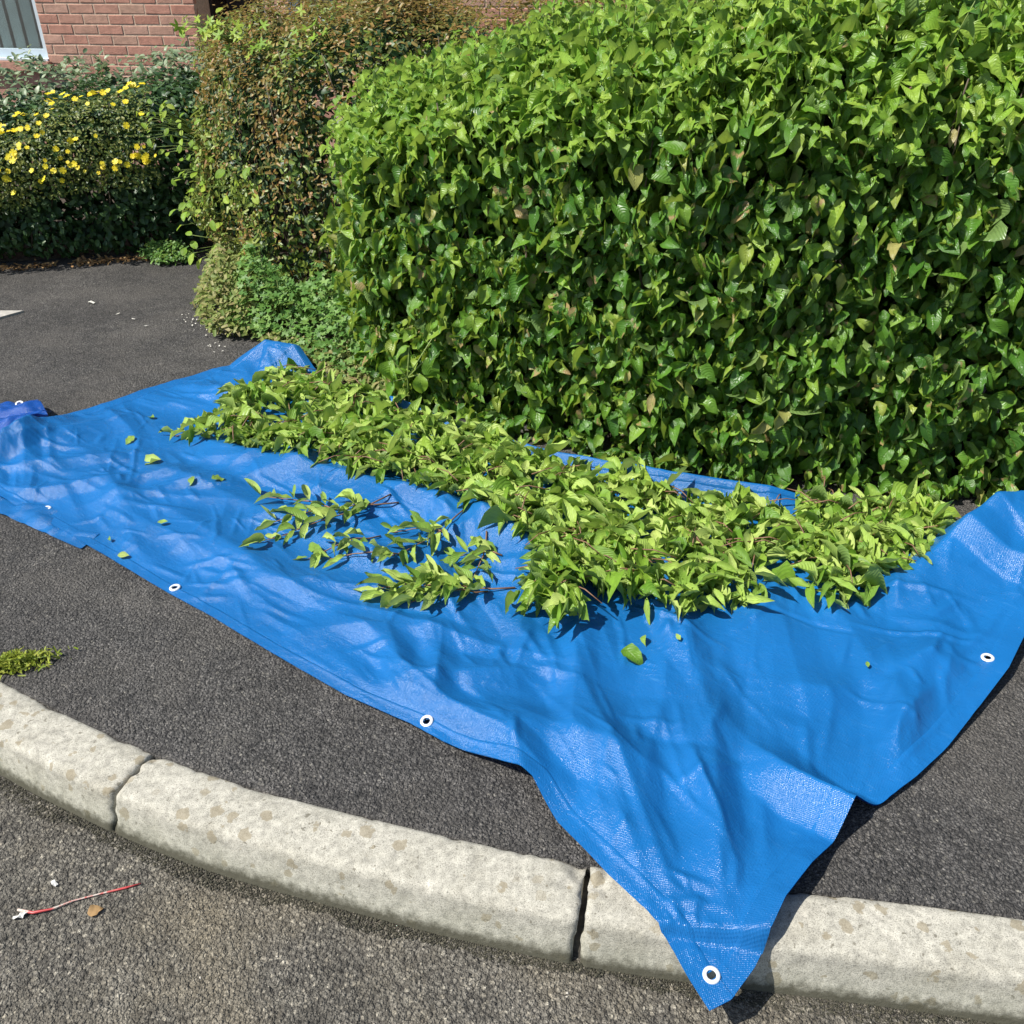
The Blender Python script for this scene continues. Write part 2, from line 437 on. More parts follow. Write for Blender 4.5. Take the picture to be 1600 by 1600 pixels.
def brick_material():
    m, nt, b = new_mat('red_brick'); q = NT(nt)
    oi = q.n('ShaderNodeObjectInfo').outputs['Random']
    at = q.n('ShaderNodeAttribute', attribute_name='rnd').outputs['Fac']
    f = q.math('FRACT', q.math('ADD', oi, at))
    p = q.pos()
    c = q.ramp(f, [(0.0, (0.36, 0.165, 0.115)), (0.35, (0.43, 0.215, 0.155)), (0.65, (0.42, 0.25, 0.18)), (0.85, (0.36, 0.22, 0.155)), (1.0, (0.48, 0.28, 0.21))])
    n1 = q.noise(p, 22, 5, 0.65); n2 = q.noise(p, 120, 4, 0.6)
    c = q.mix(0.65, c, q.mix(1.0, c, q.ramp(n1, [(0.3, 0.65), (0.7, 1.3)]), 'MULTIPLY'))
    c = q.mix(q.math('MULTIPLY', q.ramp(n2, [(0.55, 0.0), (0.7, 1.0)]), 0.4), c, (0.45, 0.32, 0.23))
    q.l(c, b.inputs['Base Color']); b.inputs['Roughness'].default_value = 0.9
    q.l(q.bump(q.math('ADD', n1, n2), 0.7, 0.004), b.inputs['Normal'])
    return m
M['brick'] = brick_material()
def glass_material():
    m, nt, b = new_mat('window_glass'); q = NT(nt)
    t = q.n('ShaderNodeBsdfTransparent'); t.inputs[0].default_value = (0.86, 0.94, 0.94, 1)
    g = q.n('ShaderNodeBsdfGlossy'); g.inputs['Roughness'].default_value = 0.02
    mx = q.n('ShaderNodeMixShader'); mx.inputs[0].default_value = 0.28
    q.l(t.outputs[0], mx.inputs[1]); q.l(g.outputs[0], mx.inputs[2]); q.l(mx.outputs[0], nt.nodes['Material Output'].inputs[0])
    return m
M['glass'] = glass_material()

# ------------------------------------------------------------------ the ground
KB = [(-6.0, 4.35), (-4.0, 3.22), (-2.6, 2.43), (-1.8, 1.985), (-1.305, 1.73), (-1.064, 1.598), (-0.839, 1.49), (-0.69, 1.427), (-0.558, 1.38), (-0.416, 1.337), (-0.279, 1.299), (-0.103, 1.25), (0.003, 1.224), (0.167, 1.186), (0.38, 1.153), (0.60, 1.126), (0.716, 1.110), (0.825, 1.095), (1.0, 1.066), (1.5, 0.985), (2.5, 0.82), (5.0, 0.41), (8.0, -0.08)]
KBs = smooth_poly(KB, 1500, 60)
ROAD_Z = -0.105
def kerb_back_y(x):
    return np.interp(x, KBs[:, 0], KBs[:, 1])
def kerb_slope(x):
    return (kerb_back_y(x + 0.05) - kerb_back_y(x - 0.05)) / 0.1
def ground_z(x, y):
    x = np.asarray(x, float); y = np.asarray(y, float)
    t = (kerb_back_y(x) - y) / np.sqrt(1 + kerb_slope(x) ** 2)       # distance out past the back of the kerb
    u = np.clip((t - 0.128) / 0.05, 0, 1)
    k = np.clip((t + 0.16) / 0.16, 0, 1); k = k * k * (3 - 2 * k)
    return np.where(t < 0.128, 0.009 * k, 0.009 + (ROAD_Z - 0.009) * u)

def sheet(name, x0, x1, y0, y1, nx, ny, zf, mat, amp=0.0, fr=1.0):
    X, Y = np.meshgrid(np.linspace(x0, x1, nx), np.linspace(y0, y1, ny))
    Z = zf + amp * (vnoise(X * fr, Y * fr) + 0.5 * vnoise(X * fr * 2.3 + 9, Y * fr * 2.3))
    i = np.arange(nx * ny).reshape(ny, nx)
    F = np.stack([i[:-1, :-1], i[:-1, 1:], i[1:, 1:], i[1:, :-1]], -1).reshape(-1, 4)
    return link(name, mesh_np(name, np.stack([X, Y, Z], -1).reshape(-1, 3), F, mat))

tag(sheet('ground', -600, 600, -600, 600, 5, 5, -0.14, M['soil']), kind='structure')
tag(sheet('road', -14, 14, -14, 3.4, 180, 120, ROAD_Z, M['road'], 0.0018, 5), kind='structure')

# pavement: from the back of the kerb to the gardens
def pavement():
    xs = np.linspace(-5.8, 7.5, 220); ts = np.linspace(0, 1, 90) ** 1.4
    V = []
    for x in xs:
        y0 = float(kerb_back_y(x)) - 0.004
        V.append((x, y0, -0.16))
        for t in ts: V.append((x, y0 + (8.3 - y0) * t, 0.0))
    V = np.array(V)
    j = 0.0016 * (vnoise(V[:, 0] * 6, V[:, 1] * 6) + vnoise(V[:, 0] * 14, V[:, 1] * 14))
    V[:, 2] += np.where(V[:, 2] > -0.1, j - 0.002, 0)
    k = len(ts) + 1
    i = np.arange(len(V)).reshape(len(xs), k)
    F = np.stack([i[:-1, :-1], i[1:, :-1], i[1:, 1:], i[:-1, 1:]], -1).reshape(-1, 4)
    return link('pavement', mesh_np('pavement', V, F, M['pavement']))
tag(pavement(), kind='structure')

# kerb stones: battered concrete units laid on a curve, chipped at the edges
kerb = empty('kerb', (0, 1.1, ROAD_Z)); tag(kerb, kind='structure')
arc = np.r_[0, np.cumsum(np.linalg.norm(np.diff(KBs, axis=0), axis=1))]
def s_at_x(x): return float(np.interp(x, KBs[:, 0], arc))
prof = [(0.0, -0.15), (0.0, -0.06), (0.0, -0.012), (0.004, -0.003), (0.014, 0.0015), (0.035, 0.003), (0.06, 0.0035), (0.085, 0.003), (0.119, 0.0018), (0.127, -0.001), (0.1335, -0.0065), (0.137, -0.015), (0.1415, -0.033), (0.147, -0.052), (0.1515, -0.07), (0.157, -0.088), (0.162, -0.106), (0.168, -0.125), (0.175, -0.16)]
prof = interp_poly(prof, 60)
joints = [s_at_x(-0.842) - k * 1.04 for k in range(4, 0, -1)] + [s_at_x(-0.842), s_at_x(0.158)] + [s_at_x(0.158) + k * 1.04 for k in range(1, 7)]
for a, b in zip(joints[:-1], joints[1:]):
    s0, s1 = a + (0.006 if abs(a - joints[5]) < .01 else 0.0035), b - (0.006 if abs(b - joints[5]) < .01 else 0.0035)
    n = int((s1 - s0) / 0.008)
    ss = np.linspace(s0, s1, n)
    cx = np.interp(ss, arc, KBs[:, 0]); cy = np.interp(ss, arc, KBs[:, 1])
    tx = np.gradient(cx, ss); ty = np.gradient(cy, ss); l = np.hypot(tx, ty); nx_, ny_ = ty / l, -tx / l
    X = cx[:, None] + nx_[:, None] * prof[None, :, 0]; Y = cy[:, None] + ny_[:, None] * prof[None, :, 0]
    Z = np.repeat(prof[None, :, 1], n, 0).copy()
    topw = np.clip((prof[None, :, 1] + 0.03) / 0.03, 0.25, 1)
    w = topw * (0.0004 * vnoise(X * 20, Y * 20, Z * 20) + 0.0007 * vnoise(X * 130, Y * 130, Z * 130))
    # crumbled back arris and chipped ends
    chip = np.clip(vnoise(X * 17 + 3, Y * 17, 0) + 0.6 * vnoise(X * 48 + 3, Y * 48, 0) - 0.05, 0, 1) * np.exp(-(prof[None, :, 0] / 0.014) ** 2) * 0.013
    e = np.minimum(ss - s0, s1 - ss)[:, None]
    endr = np.clip(1 - e / 0.010, 0, 1) ** 2
    Z += np.where(prof[None, :, 1] > -0.05, w - chip - endr * 0.004, w * 0.3)
    off = w * 1.2 - endr * 0.006 * (prof[None, :, 0] > 0.1)
    X += nx_[:, None] * off; Y += ny_[:, None] * off
    Z -= np.clip(vnoise(X * 30, Y * 30 + 7, 0) + 0.15, 0, 1) * np.clip(1 - e / 0.05, 0, 1) * 0.028 * np.exp(-((prof[None, :, 0] - 0.03) / 0.05) ** 2) * (1.0 if abs(b - joints[5]) < 0.01 or abs(a - joints[5]) < 0.01 else 0.2)
    rag = 0.006 * np.clip(1 - e / 0.03, 0, 1) * vnoise(X * 60 + 1, Y * 60, Z * 60)
    X += (tx / l)[:, None] * rag; Y += (ty / l)[:, None] * rag
    k = len(prof)
    V = np.stack([X, Y, Z], -1).reshape(-1, 3)
    i = np.arange(n * k).reshape(n, k)
    F = np.stack([i[:-1, :-1], i[:-1, 1:], i[1:, 1:], i[1:, :-1]], -1).reshape(-1, 4).tolist()
    F += [i[0].tolist()[::-1], i[-1].tolist()]
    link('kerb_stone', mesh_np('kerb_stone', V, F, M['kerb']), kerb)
# mortar bed under and in the joints
sel = (arc > joints[0]) & (arc < joints[-1]); kb = KBs[sel][::6]
V = []
tgt = np.gradient(kb, axis=0); tgt = norm(tgt)
for (x, y), (tx, ty) in zip(kb, tgt):
    for d, z in ((0.006, -0.16), (0.006, -0.03), (0.105, -0.034), (0.14, -0.09), (0.16, -0.16)):
        V.append((x + ty * d, y - tx * d, z))
i = np.arange(len(V)).reshape(len(kb), 5)
F = np.stack([i[:-1, :-1], i[:-1, 1:], i[1:, 1:], i[1:, :-1]], -1).reshape(-1, 4)
M['joint'] = simple_mat('dirty_joint', (0.05, 0.045, 0.035), 0.95, 0, 0.4, 80, 0.003)
link('joint_filler', mesh_np('joint_filler', V, F, M['joint']), kerb)

# ------------------------------------------------------------------ the tarpaulin
A_B = [(0.356, 0.893), (0.326, 0.950), (0.295, 1.02), (0.195, 1.145), (0.10, 1.28), (0.045, 1.38), (-0.055, 1.45), (-0.165, 1.512), (-0.25, 1.575), (-0.42, 1.675), (-0.655, 1.845), (-0.853, 1.996), (-1.005, 2.10), (-1.2, 2.245), (-1.426, 2.412), (-1.578, 2.52), (-1.766, 2.644), (-1.95, 2.78), (-2.06, 2.90)]
B_C = [(-2.06, 2.90), (-2.0, 3.06), (-1.87, 3.25), (-1.716, 3.375), (-1.56, 3.56), (-1.40, 3.70), (-1.244, 3.83), (-1.06, 3.95)]
D_C = [(1.86, 2.20), (1.55, 2.43), (1.25, 2.56), (0.87, 2.62), (0.50, 2.735), (0.231, 2.85), (0.07, 2.95), (-0.28, 3.21), (-0.6, 3.45), (-0.88, 3.72), (-1.06, 3.95)]
A_D = [(0.356, 0.893), (0.398, 0.910), (0.452, 0.965), (0.527, 1.07), (0.60, 1.149), (0.675, 1.225), (0.73, 1.29), (0.817, 1.335), (0.918, 1.406), (1.031, 1.502), (1.162, 1.629), (1.28, 1.745), (1.404, 1.898), (1.62, 2.06), (1.86, 2.20)]
NU, NV = 560, 390

def tarp_design_z(x, y):
    z = ground_z(x, y).copy()
    def ridge(poly, width, back=None, hh=None):
        nonlocal z
        d, par, side = seg_dist(x, y, poly)
        h = np.interp(par, np.arange(len(poly)), [p[2] for p in poly])
        w = np.where(side > 0, back if back else width, width)
        z = z + h * np.clip(1 - np.sqrt((d / (1.9 * w)) ** 2 + 0.004) + 0.063, 0, 1) ** 1.35
    # long fold in front of the heap of leaves
    ridge([(-1.30, 3.12, 0.0), (-1.08, 2.98, 0.028), (-0.58, 2.76, 0.04), (-0.22, 2.58, 0.045), (0.0, 2.38, 0.05), (0.12, 2.22, 0.035), (0.22, 2.08, 0.0)], 0.075, 0.05)
    ridge([(-1.55, 2.95, 0.0), (-1.2, 2.78, 0.03), (-0.8, 2.52, 0.02), (-0.5, 2.35, 0.0)], 0.07)
    # back edge rolled up against the hedge
    ridge([(-0.75, 3.52, 0.02), (-0.45, 3.30, 0.065), (-0.15, 3.09, 0.03), (0.15, 2.885, 0.05), (0.5, 2.725, 0.066), (0.87, 2.61, 0.066), (1.05, 2.58, 0.02)], 0.03)
    # far corner flipped up
    ridge([(-1.28, 3.80, 0.0), (-1.12, 3.86, 0.10), (-0.98, 3.80, 0.10), (-0.88, 3.66, 0.0)], 0.10)
    # right-hand corner leaning up on the hedge
    ridge([(1.02, 2.03, 0.0), (1.18, 2.15, 0.05), (1.32, 2.25, 0.115), (1.48, 2.345, 0.20), (1.65, 2.36, 0.20), (1.9, 2.30, 0.2)], 0.24, 0.05)
    # folds fanning out from the near corner
    ridge([(0.33, 1.0, 0.0), (0.30, 1.2, 0.03), (0.24, 1.45, 0.045), (0.18, 1.7, 0.03), (0.15, 1.95, 0.0)], 0.055)
    ridge([(0.39, 1.02, 0.0), (0.44, 1.25, 0.03), (0.48, 1.55, 0.035), (0.48, 1.9, 0.015), (0.45, 2.05, 0.0)], 0.06)
    ridge([(0.73, 1.28, 0.085), (0.63, 1.38, 0.06), (0.56, 1.5, 0.02), (0.5, 1.65, 0.0)], 0.045)
    ridge([(0.42, 0.95, 0.02), (0.53, 1.07, 0.045), (0.60, 1.15, 0.04), (0.66, 1.2, 0.02)], 0.06)
    ridge([(1.0, 1.48, 0.0), (1.28, 1.75, 0.03), (1.45, 1.93, 0.03)], 0.08)
    ridge([(0.02, 1.40, 0.05), (0.0, 1.52, 0.045), (-0.12, 1.72, 0.02), (-0.3, 1.95, 0.0)], 0.07)
    ridge([(-0.19, 1.62, 0.0), (-0.19, 1.72, 0.03), (-0.20, 1.85, 0.02), (-0.25, 2.0, 0.0)], 0.03)
    ridge([(0.95, 1.75, 0.0), (0.80, 1.68, 0.022), (0.62, 1.72, 0.0)], 0.05)
    ridge([(1.22, 1.95, 0.0), (1.10, 1.80, 0.035), (0.95, 1.74, 0.0)], 0.045)
    ridge([(-0.62, 2.0, 0.0), (-0.80, 2.25, 0.03), (-1.1, 2.5, 0.03), (-1.4, 2.66, 0.0)], 0.075)
    ridge([(-1.85, 2.95, 0.03), (-1.72, 3.1, 0.05), (-1.6, 3.22, 0.02)], 0.07)
    ridge([(-1.95, 2.85, 0.05), (-1.85, 3.02, 0.06), (-1.8, 3.2, 0.04)], 0.05)
    return z

def make_tarp():
    c0 = interp_poly(A_B, NU + 1); c1 = interp_poly(D_C, NU + 1)
    d0 = interp_poly(A_D, NV + 1); d1 = interp_poly(B_C, NV + 1)
    u = np.linspace(0, 1, NU + 1)[:, None, None]; v = np.linspace(0, 1, NV + 1)[None, :, None]
    S = (1 - v) * c0[:, None, :] + v * c1[:, None, :] + (1 - u) * d0[None] + u * d1[None] \
        - ((1 - u) * (1 - v) * c0[0] + u * v * c1[-1] + u * (1 - v) * c0[-1] + (1 - u) * v * c1[0])
    X, Y = S[..., 0], S[..., 1]
    Z = tarp_design_z(X, Y)
    # packing and tension creases: straight fold lines with a sharp crest and flat flanks
    r = np.random.default_rng(21)
    uu, vv = u[..., 0] + 0 * v[..., 0], v[..., 0] + 0 * u[..., 0]
    edge = np.clip(np.minimum(np.minimum(uu, 1 - uu) * 3, np.minimum(vv, 1 - vv) * 1.8) / 0.10, 0.3, 1)
    wx_, wy_ = 0.02 * vnoise(X * 4.1, Y * 4.1 + 2), 0.02 * vnoise(X * 4.1 + 8, Y * 4.1)
    C = np.zeros_like(X)
    def crease(cx, cy, a, half, w, h):
        dx, dy = X + wx_ - cx, Y + wy_ - cy
        t = (dx * math.cos(a) + dy * math.sin(a)) / half; d = np.abs(-dx * math.sin(a) + dy * math.cos(a)) / w
        return h * np.clip(1 - t * t, 0, 1) * np.clip(1 - np.sqrt(d * d + 0.002) + 0.045, 0, 1) ** 1.2
    for k in range(300):
        i0, j0 = r.integers(0, NU + 1), r.integers(0, NV + 1)
        cx, cy = X[i0, j0], Y[i0, j0]
        if cx > -0.25 and r.random() < 0.75: a = math.atan2(cy - 0.75, cx - 0.38) + r.normal(0, 0.22)      # fans out of the near corner
        elif r.random() < 0.6: a = math.atan2(-0.60, 0.80) + r.normal(0, 0.30)                              # runs along the sheet
        else: a = r.random() * math.pi
        big = r.random() < 0.35
        half = r.uniform(0.22, 0.6) if big else r.uniform(0.06, 0.22)
        w = r.uniform(0.05, 0.11) if big else r.uniform(0.015, 0.045)
        C += crease(cx, cy, a, half, w, (r.uniform(0.012, 0.026) if big else r.uniform(0.003, 0.010)) * r.choice([1, 1, 1, -0.5]) * (1.0 if cx > -0.25 else 0.72))
    for k in range(420):   # short sharp wrinkles
        i0, j0 = r.integers(0, NU + 1), r.integers(0, NV + 1)
        cx, cy = X[i0, j0], Y[i0, j0]
        a = math.atan2(cy - 0.75, cx - 0.38) + r.normal(0, 0.5) if cx > -0.25 else math.atan2(-0.6, 0.8) + r.normal(0, 0.6)
        half = r.uniform(0.03, 0.13)
        m = (np.abs(X - cx) < half + 0.05) & (np.abs(Y - cy) < half + 0.05)
        ii, jj = np.where(m.any(1))[0], np.where(m.any(0))[0]
        sl_ = (slice(ii[0], ii[-1] + 1), slice(jj[0], jj[-1] + 1))
        dx, dy = X[sl_] + wx_[sl_] * .5 - cx, Y[sl_] + wy_[sl_] * .5 - cy
        w = r.uniform(0.007, 0.02)
        t = (dx * math.cos(a) + dy * math.sin(a)) / half; d = np.abs(-dx * math.sin(a) + dy * math.cos(a)) / w
        C[sl_] += w * r.uniform(0.16, 0.42) * np.clip(1 - t * t, 0, 1) * np.clip(1 - d, 0, 1)
    for k in range(60):   # the crumpled near corner
        cx, cy = 0.31 + r.normal(0, 0.06), 1.03 + r.normal(0, 0.06)
        C += crease(cx, cy, r.random() * math.pi, r.uniform(0.02, 0.07), r.uniform(0.008, 0.02), r.uniform(0.002, 0.0055))
    Z = Z + edge * C + 0.006
    P = np.stack([X, Y, Z], -1)
    # near corner sticks out stiffly over the kerb
    tipd = np.hypot(X - 0.36, Y - 0.885)
    tz = -0.020 + 0.13 * tipd
    stiff = np.clip(1 - tipd / 0.34, 0, 1)
    P[..., 2] = np.where(stiff > 0, np.maximum(P[..., 2], np.minimum(tz, 0.02)), P[..., 2])
    P[..., 2] = np.maximum(P[..., 2], ground_z(X, Y) + 0.004)
    return P
TP = make_tarp()

TF = TP
nu, nv = TF.shape[:2]
# sharp little creases in the plastic, strongest in the crumpled near corner
_x, _y = TF[..., 0], TF[..., 1]
_w1, _w2 = 0.5 * vnoise(_x * 9, _y * 9), 0.5 * vnoise(_x * 9 + 5, _y * 9 + 5)
_c1 = (1 - np.abs(vnoise(_x * 11 + _w1, _y * 11 + _w2))) ** 6
_c2 = (1 - np.abs(vnoise(_x * 26 + _w1 * 2 + 3, _y * 26 + _w2 * 2))) ** 5
_m = np.clip(vnoise(_x * 4 + 7, _y * 4) + 0.25, 0, 1)
_tip = np.exp(-(((_x - 0.30) / 0.10) ** 2 + ((_y - 1.03) / 0.09) ** 2))
TF[..., 2] += _m * (0.0016 * _c1 + 0.0010 * _c2) + _tip * (0.003 * _c1 + 0.003 * _c2)
gu = np.gradient(TF, axis=0); gv = np.gradient(TF, axis=1)
TN = norm(np.cross(gv, gu)); TN *= np.sign(TN[..., 2:3].mean())
sl = np.sqrt(gu[..., 0] ** 2 + gu[..., 1] ** 2)
# tarp-space metres for the weave
uvm = np.stack(np.meshgrid(np.linspace(0, 3.0, nu), np.linspace(0, 1.75, nv), indexing='ij'), -1)

tarp = empty('tarpaulin', (0.0, 2.3, 0.0))
tag(tarp, 'crumpled bright blue plastic tarpaulin with metal eyelets spread over the pavement and kerb', 'tarpaulin')
eyelets = [(-0.994, 2.125), (-0.205, 1.575), (0.368, 0.955), (1.245, 1.79), (-1.568, 2.565), (-1.60, 2.535)]
kd = kdtree.KDTree(nu * nv)
for i, p in enumerate(TF.reshape(-1, 3)): kd.insert((p[0], p[1], 0), i)
kd.balance()
flat = TF.reshape(-1, 3); flatn = TN.reshape(-1, 3)
def tarp_at(x, y):
    _, i, d = kd.find((x, y, 0))
    return flat[i], flatn[i], d
idx = np.arange(nu * nv).reshape(nu, nv)
Fq = np.stack([idx[:-1, :-1], idx[:-1, 1:], idx[1:, 1:], idx[1:, :-1]], -1).reshape(-1, 4)
cen = flat[Fq].mean(1)
keep = np.ones(len(Fq), bool)
eye_pos = []
for ex_, ey_ in eyelets:
    p, n, d = tarp_at(ex_, ey_)
    eye_pos.append((p.copy(), n.copy()))
    keep &= np.linalg.norm(cen - p, axis=1) > 0.0086
Fk = Fq[keep]
# make sure faces look up
a, b_, c_ = flat[Fk[:, 0]], flat[Fk[:, 1]], flat[Fk[:, 2]]
if np.cross(b_ - a, c_ - a)[:, 2].mean() < 0: Fk = Fk[:, ::-1]
link('sheet', mesh_np('sheet', flat, Fk, M['tarp'], True, uvm.reshape(-1, 2)), tarp)
# hems: welded double edge, a hair above the sheet
def hem(name, isl, jsl):
    off = np.full((nu, nv), 0.0026)
    off[10:nu - 10, 10] = 0.0003; off[10:nu - 10, nv - 11] = 0.0003; off[9, 10:nv - 10] = 0.0003; off[nu - 10, 10:nv - 10] = 0.0003
    sub = (TF + TN * off[..., None])[isl, jsl]; su = uvm[isl, jsl]
    a, b = sub.shape[:2]
    ii = np.arange(a * b).reshape(a, b)
    F = np.stack([ii[:-1, :-1], ii[:-1, 1:], ii[1:, 1:], ii[1:, :-1]], -1).reshape(-1, 4)
    V = sub.reshape(-1, 3)
    ce = V[F].mean(1)
    kk = np.ones(len(F), bool)
    for p, n in eye_pos: kk &= np.linalg.norm(ce - p, axis=1) > 0.0094
    F = F[kk]
    x, y, z = V[F[:, 0]], V[F[:, 1]], V[F[:, 2]]
    if np.cross(y - x, z - x)[:, 2].mean() < 0: F = F[:, ::-1]
    link('hem', mesh_np('hem', V, F, M['tarp'], True, su.reshape(-1, 2) + 0.37), tarp)
hem('hem', slice(0, nu), slice(0, 11))
hem('hem', slice(0, 10), slice(11, nv))
hem('hem', slice(nu - 10, nu), slice(11, nv))
hem('hem', slice(10, nu - 10), slice(nv - 11, nv))
# eyelets: pressed metal rings
def eyelet_mesh():
    prof_ = [(0.0066, -0.0012), (0.0066, 0.0012), (0.0074, 0.0020), (0.0092, 0.0022), (0.0112, 0.0016), (0.0122, 0.0004), (0.0122, -0.0012)]
    V, F = [], []
    n = 28
    for k in range(n):
        t = 2 * math.pi * k / n
        for r, z in prof_: V.append((r * math.cos(t), r * math.sin(t), z))
    m = len(prof_)
    for k in range(n):
        for j in range(m - 1):
            F.append((k * m + j, ((k + 1) % n) * m + j, ((k + 1) % n) * m + j + 1, k * m + j + 1))
    return mesh_np('eyelet', V, F, M['eyelet'])
eym = eyelet_mesh()
def put(o, p, n, spin=0.0, sc=1.0):
    q = Vector(n).to_track_quat('Z', 'Y')
    o.matrix_local = Matrix.Translation(Vector(p) - Vector(tarp.location)) @ q.to_matrix().to_4x4() @ Matrix.Scale(sc, 4)
for p, n in eye_pos:
    o = bpy.data.objects.new('eyelet', eym); col.objects.link(o); o.parent = tarp
    put(o, p + n * 0.0036, n, 0, 1.36)
# the folded-back corner beside the left end, dark underside showing
def patch(name, P3, nx, ny, curl, parent, mat, seed=0):
    """bilinear sheet with a crumple; P3 = four corners"""
    a, b, c, d = [np.array(p, float) for p in P3]
    u = np.linspace(0, 1, nx)[:, None, None]; v = np.linspace(0, 1, ny)[None, :, None]
    S = (1 - u) * (1 - v) * a + u * (1 - v) * b + u * v * c + (1 - u) * v * d
    S[..., 2] += curl * np.sin(np.pi * v[..., 0]) * (0.6 + 0.4 * np.sin(np.pi * u[..., 0])) + 0.012 * vnoise(S[..., 0] * 14 + seed, S[..., 1] * 14) + 0.006 * vnoise(S[..., 0] * 34 + seed, S[..., 1] * 34)
    S[..., 2] = np.maximum(S[..., 2], 0.004)
    ii = np.arange(nx * ny).reshape(nx, ny)
    F = np.stack([ii[:-1, :-1], ii[:-1, 1:], ii[1:, 1:], ii[1:, :-1]], -1).reshape(-1, 4)
    uv = np.stack(np.meshgrid(np.linspace(0, .5, nx), np.linspace(0, .3, ny), indexing='ij'), -1).reshape(-1, 2)
    return S, link(name, mesh_np(name, S.reshape(-1, 3), F, mat, True, uv), parent)
S_, fo = patch('folded_corner', [(-2.22, 3.06, 0.03), (-1.84, 3.22, 0.05), (-1.955, 3.37, 0.04), (-2.33, 3.28, 0.02)], 60, 40, 0.03, tarp, M['tarp'], 3)
S2_, fo2 = patch('folded_corner', [(-2.25, 2.92, 0.01), (-1.93, 3.05, 0.03), (-1.83, 3.235, 0.055), (-2.25, 3.12, 0.03)], 60, 40, 0.035, tarp, M['tarp'], 8)
o = bpy.data.objects.new('eyelet', eym); col.objects.link(o); o.parent = tarp
pp = S_[48, 30]; put(o, pp + np.array([0, 0, 0.004]), (0.1, -0.45, 0.9), 0, 1.36)
# second layer peeping out under the front hem
S3_, fo3 = patch('under_layer', [(-1.92, 2.82, 0.004), (-1.33, 2.42, 0.004), (-1.36, 2.335, 0.004), (-1.98, 2.70, 0.004)], 80, 12, 0.004, tarp, M['tarp'], 5)

# ------------------------------------------------------------------ leaves
def leaf_template(seed, rows, wexp=(0.80, 0.95), fold=0.35, droop=0.5, wave=0.08, twist=0.15, wl=0.5):
    r = np.random.default_rng(seed)
    us = np.concatenate([[0], np.linspace(0.10, 0.90, rows), [1.0]])
    us = us + np.r_[0, r.uniform(-.015, .015, rows), 0]
    w = us ** wexp[0] * (1 - us) ** wexp[1]; w = w / w.max() * 0.5
    fo = fold * r.uniform(0.5, 1.3); dr = droop * r.uniform(0.3, 1.5); tw = twist * r.uniform(-1, 1)
    ang = dr * (us - 0.25); ds = np.diff(us, prepend=0)
    x = np.cumsum(ds * np.cos(ang)); z = np.cumsum(-ds * np.sin(ang))
    V, uv = [], []
    side = r.uniform(-0.12, 0.12) * us ** 2
    for i, u in enumerate(us):
        if i == 0 or i == len(us) - 1:
            V.append((x[i], side[i], z[i])); uv.append((u, 0)); continue
        for s in (-1, 0, 1):
            e = w[i] * s
            zz = (abs(e) * math.tan(fo) + (r.normal(0, wave) * w[i] if s else 0)) * wl / 0.8
            a = tw * u * 2
            V.append((x[i], side[i] + e * math.cos(a), z[i] + zz + e * math.sin(a) * wl / 0.8)); uv.append((u, s))
    F = []
    n = len(us)
    rix = lambda i, s: 0 if i == 0 else (1 + (n - 2) * 3 if i == n - 1 else 1 + (i - 1) * 3 + s)
    F.append((0, 2, 1, 1)); F.append((0, 3, 2, 2))
    for i in range(1, n - 2):
        for s in (0, 1):
            F.append((rix(i, s), rix(i, s + 1), rix(i + 1, s + 1), rix(i + 1, s)))
    t = rix(n - 1, 0)
    F.append((rix(n - 2, 0), rix(n - 2, 1), t, t)); F.append((rix(n - 2, 1), rix(n - 2, 2), t, t))
    F = [tuple(dict.fromkeys(f)) for f in F]
    T = []
    for f in F:   # triangles, wound so that the upper side faces +z
        tri = [f] if len(f) == 3 else [(f[0], f[1], f[2]), (f[0], f[2], f[3])]
        for a, b, c in tri:
            va, vb, vc = map(np.array, (V[a], V[b], V[c]))
            T.append((a, b, c) if np.cross(vb - va, vc - va)[2] > 0 else (a, c, b))
    return np.array(V), np.array(T), np.array(uv, float)

def lobed_template(seed, lobes=5, depth=0.45):
    r = np.random.default_rng(seed)
    V = [(0, 0, 0.0)]; uv = [(0, 0)]
    n = lobes * 4
    for k in range(n + 1):
        t = -2.5 + 5.0 * k / n
        rad = 0.5 * (1 - depth * (0.5 + 0.5 * math.cos(2 * math.pi * k / 4))) * r.uniform(0.9, 1.1) * (1.0 - 0.12 * abs(t) / 2.5)
        V.append((rad * math.cos(t), rad * math.sin(t), 0.10 * rad * math.cos(t * 3) + 0.25 * rad * rad)); uv.append((k / n, 1))
    return np.array(V), np.array([(0, k, k + 1) for k in range(1, n + 1)]), np.array(uv, float)

SP = {
    'dog': [leaf_template(10 + k, 6, fold=0.72, droop=1.35, wave=0.42, twist=0.8, wl=0.50) for k in range(14)],
    'cut': [leaf_template(40 + k, 6, wexp=(0.95, 1.2), fold=0.85, droop=(1.0 if k % 3 else -0.7), wave=0.4, twist=1.0, wl=0.32) for k in range(14)],
    'small': [leaf_template(70 + k, 2, wexp=(0.6, 0.7), fold=0.3, droop=0.4) for k in range(6)],
    'ever': [leaf_template(90 + k, 4, wexp=(0.55, 0.65), fold=0.3, droop=0.5) for k in range(8)],
    'lobed': [lobed_template(100 + k) for k in range(6)],
    'maple': [lobed_template(120 + k, 5, 0.62) for k in range(4)],
    'petal': [leaf_template(140 + k, 2, wexp=(0.9, 0.3), fold=-0.1, droop=-0.3) for k in range(3)],
}
_tm = {}
def tmesh(sp, k, mk):
    key = (sp, k, mk)
    if key not in _tm:
        V, F, uv = SP[sp][k]
        _tm[key] = mesh_np('leaf', V, F, M[mk], True, uv, np.zeros(len(V)))
    return _tm[key]

def frames(D, N):
    N = norm(N); D = norm(D - (D * N).sum(-1, keepdims=True) * N); S = np.cross(N, D)
    return D, S, N

